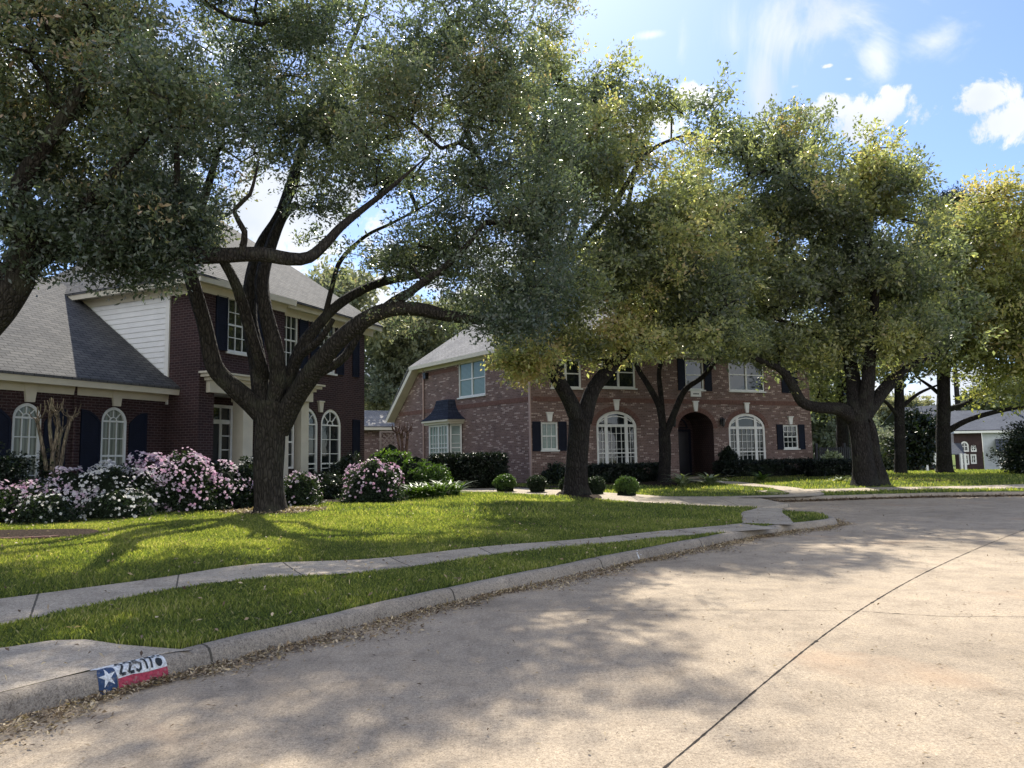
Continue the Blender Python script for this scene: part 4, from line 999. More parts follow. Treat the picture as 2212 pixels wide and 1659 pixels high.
# far house on the right
Y3 = 72; q3 = lambda x, y: (P(x, y, Y3).x, P(x, y, Y3).z)
h3 = empty('distant_house', (P(2090, 1010, Y3).x, Y3, -.3), 'far brick and white sided house with slate roof and arched window beyond the right-hand lawn', 'house')
F3 = Fac((P(1940, 1000, Y3).x, Y3), (P(2330, 1000, Y3).x, Y3)); u3 = lambda x, y=960: F3.hit(x, y)
zt3 = u3(2090, 936)[1]; zg = -.6
w1 = opx(F3, 2075, 953, 2093, 976, .9); w2 = opx(F3, 2097, 961, 2110, 976, .5); w3 = opx(F3, 2075, 981, 2094, 1004); w4 = opx(F3, 2097, 981, 2110, 1002)
mb = MB(); wall(F3, zg, zt3, [w1, w2, w3, w4], mb, u0=u3(2061)[0], u1=u3(2122)[0]); wall(F3, zg, zt3-1.6, [], mb, u0=0, u1=u3(2061)[0], out=-.6); mb.build('brick_wall', M['brick_dark'], h3)
mb = MB(); wall(F3, zg, zt3+.0, [], mb, u0=u3(2122)[0], u1=F3.L, out=.05); mb.build('siding', M['pale'], h3)
for o in (w1, w2, w3, w4): window(F3, h3, o, 2, 2, .5, M['white'], M['gl_dark'], fw=.14, mw=.06, sill=False)
mb = MB(); fbox(mb, F3, u3(2055)[0], F3.L+.3, zt3+.002, zt3+.28, -.1, .6); mb.build('eave', M['white'], h3)
zr = u3(2100, 893)[1]; rp = lambda x, z, o: Vector(F3.pt(u3(x)[0], z, o))
mb = MB(); roof_poly(mb, [rp(2050, zt3+.28, .6), rp(2335, zt3+.28, .6), rp(2300, zr+.5, -4), rp(2088, zr+.5, -4)])
roof_poly(mb, [rp(1988, zg+1.9, 1.5), rp(2062, zg+1.9, 1.5), rp(2135, zr+1.3, -6), rp(2010, zr+1.0, -6)])
roof_poly(mb, [rp(2010, zr+1.0, -6), rp(2135, zr+1.3, -6), rp(2180, zt3, -12), rp(1990, zt3-1, -12)])
roof_poly(mb, [rp(2125, u3(2125, 973)[1], 1.8), rp(2210, u3(2125, 973)[1], 1.8), rp(2210, u3(2150, 948)[1], .06), rp(2150, u3(2150, 948)[1], .06)])
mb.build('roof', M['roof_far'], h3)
for x in (1979, 1998, 2008, 2024, 2052, 2060, 2133):
    mb = MB(); u_ = u3(x)[0]; fbox(mb, F3, u_-.10, u_+.10, zg, u3(x, 980)[1], 1.5, 1.7); mb.build('porch_post', M['white'], h3)
mb = MB()
for x0_, x1_ in ((1979, 1998), (2008, 2024)): fbox(mb, F3, u3(x0_)[0]+.102, u3(x1_)[0]-.102, u3(x0_, 1003)[1], u3(x0_, 1001)[1]+.05, 1.55, 1.65)
mb.build('railing', M['white'], h3)
# a greyer house further left behind the trees
Y4 = 88; h4 = empty('distant_house', (P(1910, 960, Y4).x, Y4, -.3), 'low blue grey house far behind the twin oak trunks', 'house'); F4 = Fac((P(1860, 960, Y4).x, Y4), (P(1955, 960, Y4).x, Y4+3))
z4 = F4.hit(1910, 968)[1]; mb = MB(); wall(F4, -1, z4, [], mb); mb.build('wall', M['brick_dark'], h4)
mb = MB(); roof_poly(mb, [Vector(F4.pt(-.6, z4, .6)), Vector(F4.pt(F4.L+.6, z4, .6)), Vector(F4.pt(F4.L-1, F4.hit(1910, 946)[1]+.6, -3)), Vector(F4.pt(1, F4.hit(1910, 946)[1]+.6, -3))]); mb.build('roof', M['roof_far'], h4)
# dark picket fence beside house two
fA = P(1770, 985, 39.5); fB = P(1880, 985, 41); Ff = Fac((fA.x, fA.y), (fB.x, fB.y))
fn = empty('picket_fence', (fA.x, fA.y, .35), 'dark picket fence running from the pink brick house to the big oak trunk', 'fence')
ft = Ff.hit(1800, 966)[1]; mb = MB(); n_ = int(Ff.L/.14)
for i in range(n_): fbox(mb, Ff, i*.14, i*.14+.085, .35, ft+.03*math.sin(i*1.9), 0, .02)
mb.build('picket', M['darkwood'], fn); mb = MB()
for z in (ft-.15, .75): fbox(mb, Ff, 0, Ff.L, z, z+.08, -.05, -.002)
mb.build('rail', M['darkwood'], fn)
for u_ in (-.15, Ff.L/2, Ff.L): mb = MB(); fbox(mb, Ff, u_, u_+.14, .3, ft+.22, -.16, -.052); mb.build('post', M['darkwood'], fn)

# ------------------------------------------------------------------ trees
def tubes(paths, sides, nz=.0):
    """paths: list of (pts (n,3), radii (n,)) -> V, F quads"""
    Vs = []; Fs = []; base = 0
    for pts, rad in paths:
        pts = np.asarray(pts, float); rad = np.asarray(rad, float); n = len(pts)
        if n < 2: continue
        t = np.gradient(pts, axis=0); t /= np.linalg.norm(t, axis=1, keepdims=True)+1e-9
        ref = np.array([0, 0, 1.0]) if abs(t[0, 2]) < .8 else np.array([1.0, 0, 0])
        nn = ref-t*(t@ref)[:, None]; 
        for i in range(n):
            if np.linalg.norm(nn[i]) < .15: nn[i] = nn[i-1] if i else np.array([1., 0, 0])
        # parallel transport to avoid flips
        cur = nn[0]/np.linalg.norm(nn[0]); N = []
        for i in range(n):
            cur = cur-t[i]*(cur@t[i]); cur /= np.linalg.norm(cur)+1e-9; N.append(cur)
        N = np.array(N); B = np.cross(t, N)
        a = np.arange(sides)*2*math.pi/sides
        ring = N[:, None, :]*np.cos(a)[None, :, None]+B[:, None, :]*np.sin(a)[None, :, None]
        R = rad[:, None]*np.ones(sides)[None, :]
        if nz:
            ph = np.cumsum(np.linalg.norm(np.diff(pts, axis=0, prepend=pts[:1]), axis=1))
            R = R*(1+nz*(np.sin(3*a[None, :]+ph[:, None]*1.1+pts[0, 0])*.6+np.sin(5*a[None, :]-ph[:, None]*2.3)*.35+np.sin(2*a[None, :]+ph[:, None]*4.1)*.3))
        V = pts[:, None, :]+ring*R[:, :, None]
        idx = base+np.arange(n*sides).reshape(n, sides)
        q = np.stack([idx[:-1], np.roll(idx[:-1], -1, 1), np.roll(idx[1:], -1, 1), idx[1:]], -1).reshape(-1, 4)
        Vs.append(V.reshape(-1, 3)); Fs.append(q); base += n*sides
    return np.vstack(Vs), np.vstack(Fs)
def leafcloud(cent, ctint, per, spread, length, width, flat=.65, up=.35, jl=.35, twigs=5, r=None):
    """quads shaped as leaves strung along short twigs round every clump centre"""
    r = r or rng; n = len(cent)
    td = r.normal(size=(n, twigs, 3)); td[..., 2] = td[..., 2]*flat+up*.5; td /= np.linalg.norm(td, axis=-1, keepdims=True)
    k = r.integers(0, twigs, size=(n, per)); d = np.take_along_axis(td, k[..., None], axis=1)
    t = r.random((n, per, 1))**.8
    p = cent[:, None, :]+d*t*spread+r.normal(size=(n, per, 3))*spread*.16
    a = d*.7+r.normal(size=(n, per, 3))*.65; a /= np.linalg.norm(a, axis=-1, keepdims=True)
    nn = r.normal(size=(n, per, 3)); nn[..., 2] += .5
    s = np.cross(a, nn); s /= np.linalg.norm(s, axis=-1, keepdims=True)+1e-9; nn = np.cross(s, a)
    L = length*(1+jl*r.normal(size=(n, per, 1))).clip(.4, 2); Wd = width*(L/length)
    v0 = p; v1 = p+a*L*.45+s*Wd*.5+nn*Wd*.15; v2 = p+a*L; v3 = p+a*L*.45-s*Wd*.5+nn*Wd*.15
    V = np.stack([v0, v1, v2, v3], 2).reshape(-1, 3); F = np.arange(len(V)).reshape(-1, 4)
    tint = (ctint[:, None]+r.normal(size=(n, per))*.16).clip(0, 1).ravel()
    return V, F, tint
def twiglines(cent, ttd): pass
def grow(paths, targets, step, r_tip, r_exp=.48, rmax=.12, wob=.18, r=None, start_r=1e9):
    """join every clump to the limb network; returns thin branch paths"""
    r = r or rng
    nodes = []; rad = []
    for pts, rd in paths:
        for p, q in zip(pts, rd):
            if q < start_r: nodes.append(p)
    nodes = np.array(nodes); nb = len(nodes); par = [-1]*nb; N = list(nodes)
    arr = np.zeros((nb+len(targets)*24, 3)); arr[:nb] = nodes; cnt = nb
    d0 = np.array([np.min(np.sum((nodes-t)**2, 1)) for t in targets]); order = np.argsort(d0); ends = []
    for ti in order:
        t = targets[ti]; dd = np.sum((arr[:cnt]-t)**2, 1); j = int(np.argmin(dd)); dist = math.sqrt(dd[j])
        k = min(20, max(1, int(dist/step))); src = arr[j].copy(); prev = j; bend = r.normal(size=3)*dist*wob; bend[2] += dist*.12
        for i in range(1, k+1):
            s = i/k; q = src*(1-s)+t*s+bend*math.sin(math.pi*s)
            if i < k: q = q+r.normal(size=3)*step*.10
            arr[cnt] = q; par.append(prev); prev = cnt; cnt += 1
        ends.append(prev)
    load = np.zeros(cnt)
    for e in ends:
        load[e] += 1
    for i in range(cnt-1, nb-1, -1):
        if par[i] >= 0: load[par[i]] += load[i]
    R = np.minimum(rmax, r_tip*np.maximum(load, 1)**r_exp)
    kids = {}
    for i in range(nb, cnt): kids.setdefault(par[i], []).append(i)
    out_ = []; stack = [(p, c) for p in list(kids) if p < nb for c in kids[p]]
    while stack:
        p, c = stack.pop(); ch = [arr[p]]; rr = [R[c]]
        while True:
            ch.append(arr[c]); rr.append(R[c]); ks = kids.get(c, [])
            if not ks: break
            ks = sorted(ks, key=lambda q: -load[q])
            for o in ks[1:]: stack.append((c, o))
            c = ks[0]
        rr[-1] *= .6; out_.append((np.array(ch), np.array(rr)))
    return out_
def limb(px, d0, r0, r1, world=None):
    """px: [(x, y, depth)] in reference pixels -> smooth path with radii r0..r1"""
    pts = [tuple(P(x, y, d)) for x, y, d in px]; c = np.array(catmull(pts, .22))
    s = np.concatenate([[0], np.cumsum(np.linalg.norm(np.diff(c, axis=0), axis=1))]); s /= s[-1]
    rr = r0+(r1-r0)*s**.85
    return c, rr
def blobs_pts(blobs, n, r, shell=.55):
    """sample clump centres in ellipsoids (px, py, depth, rx_px, ry_px, rdepth_m, weight)"""
    cs = []; vol = []
    for b in blobs:
        c = np.array(P(b[0], b[1], b[2])); sc = b[2]/FPX; cs.append((c, np.array([b[3]*sc, b[5], b[4]*sc]), b[6] if len(b) > 6 else 1.0, b[7] if len(b) > 7 else 0.0))
        vol.append((cs[-1][1].prod())**.72*cs[-1][2])
    vol = np.array(vol)/sum(vol); out_ = []; tt = []
    for (c, rr, w_, tb), f in zip(cs, vol):
        k = max(3, int(n*f)); m_ = max(2, int(k/10)); rr = rr*.95; d = r.normal(size=(m_, 3)); d /= np.linalg.norm(d, axis=1, keepdims=True)
        q = r.random((m_, 1))**shell
        bump = 1+.20*np.sin(d[:, :1]*5+c[0])*np.sin(d[:, 2:]*4+c[1])
        sub = c+d*rr*q*bump; st_ = r.normal(size=m_)*.19+.08*d[:, 2]         # sprays: several clumps round each bough end
        j = r.integers(0, m_, k); sg = np.minimum(.11*float(b[2]/15)**.6*3.5, rr*.5)
        out_.append(sub[j]+r.normal(size=(k, 3))*sg*np.array([1, 1, .62])); tt.append(np.full(k, tb)+st_[j])
    return np.vstack(out_), np.concatenate(tt)
def tree(name, label, base, paths, blobs, n, per, leaf, leafm, barkm, group=None, spread=.42, step=.45, r_tip=.007, seed=1, tint0=.35, tsd=.2, twsides=4, shell=.55, flare=None, cat='tree', sides=14, rmax=.10, zmin=None):
    r = np.random.default_rng(seed); root = empty(name, base, label, cat, group)
    cen, tb = blobs_pts(blobs, n, r, shell)
    if zmin is not None: cen[:, 2] = np.maximum(cen[:, 2], zmin+r.random(len(cen))*.4)
    br = grow(paths, cen, step, r_tip, r=r, rmax=rmax, start_r=np.max([p[1].max() for p in paths])*.62)
    V1, F1 = tubes(paths, sides, .085); V2, F2 = tubes(br, twsides)
    mesh_np('trunk', np.vstack([V1, V2]), np.vstack([F1, F2+len(V1)]), barkm, root, True)
    # tint varies slowly through the crown (young growth) and by clump
    ct = tint0+tb+tsd*np.sin(cen[:, 0]*.9+seed)*np.cos(cen[:, 2]*1.1+cen[:, 1]*.5)+r.normal(size=len(cen))*.10
    V, F, tint = leafcloud(cen, ct.clip(0, 1), per, spread, leaf[0], leaf[1], r=r)
    mesh_np('crown', V, F, leafm, root, False, None, tint)
    return root
def trunkpath(px, radii):
    pts = [tuple(P(x, y, d))+(q,) for (x, y, d), q in zip(px, radii)]
    a = np.array(catmull4(pts, .18)); return a[:, :3], a[:, 3]
def catmull4(pts, step):
    out_ = []; n = len(pts)
    for i in range(n-1):
        p0 = pts[max(0, i-1)]; p1 = pts[i]; p2 = pts[i+1]; p3 = pts[min(n-1, i+2)]
        k = max(2, int(round(math.dist(p1[:3], p2[:3])/step)))
        for j in range(k):
            t = j/k; out_.append(tuple(.5*((2*b)+(-a+c)*t+(2*a-5*b+4*c-d)*t*t+(-a+3*b-3*c+d)*t**3) for a, b, c, d in zip(p0, p1, p2, p3)))
    out_.append(tuple(pts[-1])); return out_
def flared(base, px, radii, rootr):
    """adds a flared foot that goes into the soil"""
    pts = [(base[0], base[1], base[2]-.25, rootr*1.25), (base[0], base[1], base[2]+.02, rootr), (base[0], base[1], base[2]+.28, rootr*.80)]
    pts += [tuple(P(x, y, d))+(q,) for (x, y, d), q in zip(px, radii)]
    a = np.array(catmull4(pts, .12)); return a[:, :3], a[:, 3]

# big live oak left of centre
D1 = 15.4; b1_ = G(582, 1118, .33); D1 = b1_.y
T1 = [flared(b1_, [(580, 1040, D1), (583, 960, D1), (586, 900, D1), (590, 868, D1)], [.345, .335, .37, .40], .46),
      trunkpath([(578, 905, D1), (545, 872, D1-.1), (505, 838, D1-.3), (462, 790, D1-.5), (442, 700, D1-.7), (420, 620, D1-.9), (406, 565, D1-1.0), (410, 500, D1-1.1), (440, 430, D1-1.2), (470, 330, D1-1.4)], [.27, .24, .215, .19, .17, .155, .145, .12, .10, .06]),
      trunkpath([(580, 900, D1), (564, 850, D1+.1), (556, 780, D1+.2), (540, 690, D1+.4), (545, 600, D1+.5), (565, 530, D1+.6), (600, 470, D1+.7), (640, 380, D1+.6), (660, 250, D1+.4)], [.24, .22, .20, .18, .17, .15, .13, .10, .05]),
      trunkpath([(572, 820, D1+.1), (545, 730, D1-.3), (512, 620, D1-.6), (470, 540, D1-.9), (440, 470, D1-1.0), (400, 400, D1-1.1)], [.15, .135, .12, .10, .08, .05]),
      trunkpath([(590, 890, D1), (600, 820, D1-.2), (596, 760, D1-.3), (578, 690, D1-.3), (566, 610, D1-.2), (582, 540, D1), (610, 470, D1+.3), (640, 440, D1+.5)], [.22, .20, .185, .17, .16, .14, .11, .08]),
      trunkpath([(600, 890, D1), (620, 830, D1+.1), (650, 755, D1+.2), (690, 700, D1+.4), (735, 655, D1+.6), (800, 618, D1+.9), (870, 600, D1+1.2), (960, 590, D1+1.5), (1040, 600, D1+1.8)], [.20, .18, .15, .135, .12, .11, .095, .07, .04]),
      trunkpath([(598, 930, D1), (632, 868, D1-.2), (672, 808, D1-.5), (716, 752, D1-.8), (770, 705, D1-1.0), (830, 672, D1-1.2), (900, 668, D1-1.3), (975, 684, D1-1.3), (1050, 690, D1-1.2), (1120, 670, D1-1.1)], [.27, .245, .225, .20, .185, .17, .15, .13, .10, .05]),
      trunkpath([(620, 870, D1+.1), (655, 830, D1+.2), (700, 800, D1+.4), (745, 770, D1+.6), (790, 700, D1+.8), (860, 640, D1+1.1), (930, 610, D1+1.3)], [.15, .13, .115, .10, .09, .07, .04]),
      trunkpath([(700, 690, D1+.4), (720, 610, D1+.6), (738, 560, D1+.8), (790, 510, D1+1.0), (850, 480, D1+1.0), (940, 430, D1+.6), (1000, 380, D1+.3)], [.07, .06, .055, .045, .035, .025, .012]),
      trunkpath([(612, 850, D1), (640, 780, D1-.2), (690, 735, D1-.4), (720, 690, D1-.6)], [.12, .10, .08, .05]),
      trunkpath([(830, 672, D1-1.2), (900, 620, D1-1.4), (980, 560, D1-1.5), (1050, 480, D1-1.6)], [.11, .09, .07, .04]),
      trunkpath([(600, 470, D1+.7), (650, 330, D1+1.0), (720, 180, D1+1.2), (780, 40, D1+1.5), (820, -100, D1+1.5)], [.10, .08, .07, .055, .04]),
      trunkpath([(780, 100, D1+1), (860, 110, D1+1), (960, 60, D1+1), (1060, -20, D1+1.)], [.06, .05, .04, .03])]
BL1 = [(q_[0], q_[1], q_[2]-.9, q_[3], q_[4], q_[5]*.85, *q_[6:]) for q_ in [(440, 300, D1-.5, 210, 120, 2.6, 1.1), (650, 230, D1, 250, 150, 3.2, 1.1), (880, 330, D1, 230, 165, 3.2, 1.1), (1050, 470, D1+.3, 150, 150, 2.6, 1.25, -.1), (1085, 610, D1+.5, 110, 100, 2.0, 1.3, -.15),
       (960, 530, D1+.3, 120, 75, 2.0, .9, -.1), (950, 130, D1+.5, 260, 150, 3.4), (1090, 270, D1+.5, 140, 170, 2.6), (560, 50, D1, 360, 140, 3.6, .9), (300, 380, D1-1, 130, 90, 1.8, .8),
       (760, 430, D1, 130, 60, 1.8, .55), (640, 400, D1+.3, 150, 50, 1.6, .5), (880, 700, D1+.5, 60, 18, .7, .3), (500, 410, D1-.8, 120, 45, 1.2, .5), (1150, 40, D1+.6, 110, 60, 1.8, .5),
       (560, -120, D1, 460, 90, 2.4, .2), (850, -75, D1-2.0, 270, 60, 1.5, .75), (420, -75, D1-2.2, 260, 60, 1.5, .7), (830, 555, D1+.6, 80, 40, 1.2, 1.0, -.05), (930, 600, D1+.6, 80, 50, 1.5, 1.5, -.1), (430, 480, D1-1.6, 70, 45, .9, 1.1, -.05), (800, 560, D1+.9, 70, 35, .8, .25), (990, 650, D1+.3, 90, 40, 1.2, .7, -.1), (690, 500, D1+.5, 45, 40, .6, .2), (1170, 480, D1+.3, 70, 170, 2, .9, -.15), (1070, 690, D1-.8, 100, 34, 1.2, 2.4, -.15), (1150, 640, D1, 70, 70, 1.6, .8, -.2), (880, 655, D1-.5, 50, 18, .6, .3, -.1), (1180, 250, D1+.3, 70, 130, 2, .6), (340, 500, D1-1.5, 80, 40, .8, .5)]]
tree('live_oak_tree', 'spreading live oak with many forked limbs rising from the gravel ring in the front lawn', b1_, T1, BL1, 1850, 122, (.084, .035), M['leaf'], M['bark'], seed=3, spread=.50, r_tip=.0058, tint0=.36, sides=18)
# oak at the left edge whose long limb crosses the picture
D0 = 12.9; b0_ = Vector((-9.75, 13.3, .36))
T0 = [flared(b0_, [(-150, 900, 12.8), (-90, 760, 12.7), (-10, 655, 12.6), (40, 588, 12.6)], [.40, .38, .36, .32], .5),
      trunkpath([(20, 612, 12.6), (75, 552, 12.7), (150, 527, 12.8), (250, 533, 13.0), (330, 540, 13.2), (400, 550, 13.4), (480, 552, 13.7), (560, 550, 14.0), (625, 560, 14.3), (668, 556, 14.5), (706, 524, 14.7), (735, 492, 14.9), (780, 455, 15.2), (850, 400, 15.5), (920, 340, 15.6)], [.30, .23, .20, .175, .165, .16, .15, .14, .13, .12, .10, .085, .07, .045, .015]),
      trunkpath([(40, 590, 12.6), (60, 500, 12.4), (40, 420, 12.2), (90, 320, 12.0), (160, 220, 12.0), (220, 80, 12)], [.26, .20, .16, .13, .10, .06]),
      trunkpath([(60, 520, 12.5), (0, 470, 12.2), (-80, 420, 12.0), (-160, 350, 12)], [.16, .14, .11, .06]),
      trunkpath([(330, 540, 13.2), (345, 470, 13.1), (380, 400, 13.0), (380, 300, 12.8)], [.09, .075, .06, .04]),
      trunkpath([(520, 552, 13.8), (528, 500, 13.7), (505, 455, 13.6), (540, 420, 13.5), (560, 340, 13.4)], [.07, .055, .045, .035, .012]),
      trunkpath([(150, 527, 12.8), (180, 450, 12.6), (240, 380, 12.4), (330, 280, 12.2)], [.12, .10, .08, .04])]
BL0 = [(100, 140, 12.2, 200, 170, 2.6, 1.1, .12), (60, 330, 12.5, 150, 110, 2.0, 1, .08), (210, 430, 12.9, 120, 70, 1.4, 1.2, -.12), (330, 450, 13.2, 95, 60, 1.2, 2.0, -.12), (120, 560, 12.7, 55, 45, .6, .8, -.1),
       (40, 470, 12.3, 90, 60, 1.2, .8), (290, 530, 13.1, 90, 35, .7, 1.9, -.15), (220, 575, 13.0, 45, 28, .5, 1.6, -.15), (390, 490, 13.3, 60, 34, .6, 1.6, -.1), (330, 590, 13.3, 50, 18, .4, .8, -.1), (100, 500, 12.6, 70, 45, .8, .8, -.12), (160, 600, 12.8, 35, 30, .4, .4, -.1), (330, 220, 12.2, 160, 120, 2, .9), (-160, 250, 12.2, 200, 230, 3, .5), (150, -70, 12, 280, 90, 2.0, .6), (190, 50, 12.1, 130, 80, 1.6, 1.1), (280, 500, 13.0, 120, 45, .9, 1.9, -.1), (210, 545, 12.9, 110, 38, .7, 1.5, -.12), (360, 575, 13.3, 50, 28, .5, .9, -.12), (390, 440, 13.2, 70, 50, .9, 1.2, -.08), (210, 490, 13.0, 120, 40, .8, .9, -.1), (-200, 0, 12, 250, 200, 2.4, .25), (240, 570, 13.0, 70, 35, .6, .6, -.1), (30, 560, 12.4, 50, 50, .8, .5)]
tree('live_oak_tree', 'leaning oak entering from the left edge, its long level limb crossing before the house', b0_, T0, BL0, 1350, 118, (.084, .035), M['leaf'], M['bark'], seed=5, spread=.46, r_tip=.0055, tint0=.40, sides=18)
# fork trunk oak in the middle
b2_ = G(1245, 1072, .34); D2 = b2_.y
T2 = [flared(b2_, [(1245, 1020, D2), (1250, 950, D2), (1254, 905, D2)], [.37, .345, .385], .52),
      trunkpath([(1252, 915, D2), (1232, 868, D2-.1), (1203, 815, D2-.3), (1172, 752, D2-.6), (1150, 700, D2-.8), (1110, 640, D2-1), (1060, 560, D2-1.2)], [.28, .25, .235, .21, .17, .12, .05]),
      trunkpath([(1260, 910, D2), (1280, 845, D2+.2), (1318, 795, D2+.3), (1355, 752, D2+.5), (1400, 690, D2+.8), (1440, 600, D2+1.1), (1470, 500, D2+1.3)], [.28, .25, .23, .20, .16, .11, .05]),
      trunkpath([(1172, 752, D2-.6), (1200, 660, D2-.3), (1220, 560, D2), (1250, 440, D2+.3), (1270, 300, D2+.6), (1290, 180, D2+.8)], [.20, .17, .15, .12, .09, .05]),
      trunkpath([(1355, 752, D2+.5), (1400, 735, D2+.2), (1500, 690, D2), (1570, 660, D2)], [.13, .11, .07, .04]),
      trunkpath([(1220, 560, D2), (1320, 450, D2+.5), (1400, 330, D2+.8), (1500, 285, D2+1)], [.13, .10, .07, .04]),
      trunkpath([(1400, 690, D2+.8), (1330, 600, D2+1.2), (1350, 480, D2+1.4), (1380, 330, D2+1.6)], [.13, .10, .08, .05])]
BL2 = [(1275, 200, D2+.6, 100, 80, 2.6, .85, .12), (1360, 300, D2+.9, 95, 90, 2.6, .6, .15), (1250, 370, D2+.5, 170, 140, 3.6, 1.1, .15), (1340, 520, D2+.6, 165, 120, 3.8, 1.1, .22), (1240, 610, D2, 150, 100, 3.2, 1.1, .1),
       (1450, 620, D2+.8, 130, 90, 3.2, 1, .08), (1130, 775, D2-1.2, 52, 52, 1.0, 4.5, .2), (1180, 690, D2-.6, 100, 50, 2, 1.1), (1500, 700, D2+.6, 110, 45, 2, .9), (1370, 690, D2+1, 110, 50, 2.2, .9, .05), (1410, 235, D2+1, 60, 40, 1.4, .35),
       (1330, 140, D2+1, 40, 35, 1.2, .3, .05), (1440, 430, D2+1, 80, 80, 2, .8, .1), (1300, 760, D2+.8, 50, 30, 1, .6, .2), (1160, 300, D2+1, 120, 160, 3, .9), (1170, 130, D2+1, 80, 80, 2.5, .6), (1520, 500, D2+.5, 80, 110, 2.2, .75, .2), (1540, 640, D2+.3, 80, 80, 2, .8, .15), (1480, 350, D2+1, 60, 70, 1.6, .45, .2), (1450, 760, D2, 60, 22, 1, .3, .2), (1400, 740, D2, 110, 34, 1.5, 1.5, .15), (1270, 735, D2+.5, 80, 42, 1.5, 1.5, .1), (1500, 745, D2, 90, 30, 1.4, 1.4, .15), (1130, 720, D2-1, 60, 50, 1.2, .8, .1)]
tree('live_oak_tree', 'oak whose thick trunk splits in a V behind the row of round boxwoods', b2_, T2, BL2, 1750, 92, (.13, .06), M['leaf_y'], M['bark2'], seed=11, spread=.62, step=.6, r_tip=.009, tint0=.32, tsd=.22, rmax=.12)
# slimmer tree before the pink house
Dt = 33.2; bt = P(1435, 1040, Dt); bt = Vector((bt.x, bt.y, lz(bt.x, bt.y)-.02))
Tt = [flared(bt, [(1436, 980, Dt), (1434, 925, Dt)], [.27, .26], .36),
      trunkpath([(1434, 940, Dt), (1424, 880, Dt), (1400, 832, Dt), (1380, 800, Dt), (1350, 740, Dt)], [.17, .15, .13, .11, .05]),
      trunkpath([(1434, 930, Dt), (1428, 860, Dt), (1424, 800, Dt), (1440, 750, Dt), (1440, 680, Dt)], [.14, .12, .10, .09, .05]),
      trunkpath([(1438, 940, Dt), (1458, 888, Dt), (1480, 842, Dt), (1520, 812, Dt), (1560, 760, Dt), (1600, 700, Dt)], [.17, .15, .13, .11, .08, .04])]
tree('oak_tree', 'slim multi stemmed oak standing in front of the arched entry of the pink brick house', bt, Tt, [(1440, 690, Dt, 130, 60, 2.2), (1530, 740, Dt, 60, 35, 1.5, .8, .1), (1390, 745, Dt-.5, 50, 30, 1, .7, .25), (1600, 690, Dt, 80, 50, 1.5), (1430, 600, Dt, 110, 60, 2)], 420, 90, (.13, .06), M['leaf_y'], M['bark2'], seed=13, spread=.62, step=.6, r_tip=.009, tint0=.25)
# massive oak to the right of the pink house
D3 = 30.2; b3_ = Vector((P(1868, 1046, D3).x, D3, lz(P(1868, 1046, D3).x, D3)-.02))
T3 = [flared(b3_, [(1862, 990, D3), (1858, 940, D3), (1850, 895, D3)], [.41, .38, .42], .60),
      flared(b3_+Vector((.62, .1, 0)), [(1888, 990, D3+.1), (1880, 930, D3+.1), (1862, 890, D3+.1)], [.27, .25, .25], .42),
      trunkpath([(1846, 905, D3), (1812, 884, D3-.1), (1765, 880, D3-.3), (1732, 868, D3-.5), (1712, 832, D3-.7), (1688, 800, D3-.9), (1650, 782, D3-1.1), (1600, 760, D3-1.3)], [.34, .27, .22, .20, .18, .15, .11, .06]),
      trunkpath([(1862, 905, D3), (1890, 868, D3+.2), (1925, 825, D3+.4), (1960, 790, D3+.7), (2010, 770, D3+1), (2060, 740, D3+1.3)], [.34, .28, .24, .20, .15, .08]),
      trunkpath([(1852, 905, D3), (1846, 850, D3+.2), (1836, 780, D3+.5), (1820, 700, D3+.8), (1780, 600, D3+1), (1740, 480, D3+1.2), (1700, 380, D3+1.3)], [.40, .32, .26, .22, .17, .12, .06]),
      trunkpath([(1860, 900, D3), (1872, 840, D3-.2), (1880, 760, D3-.4), (1890, 660, D3-.6), (1880, 540, D3-.7), (1860, 430, D3-.8)], [.34, .28, .22, .17, .11, .05]),
      trunkpath([(1780, 600, D3+1), (1690, 540, D3+.4), (1600, 520, D3-.3), (1500, 530, D3-1), (1490, 490, D3-1.2), (1530, 440, D3-1.2), (1600, 395, D3-1.2), (1660, 365, D3-1.1)], [.15, .12, .10, .11, .10, .085, .07, .04]),
      trunkpath([(1836, 780, D3+.5), (1760, 720, D3), (1680, 690, D3-.4), (1600, 650, D3-.8)], [.14, .11, .08, .04])]
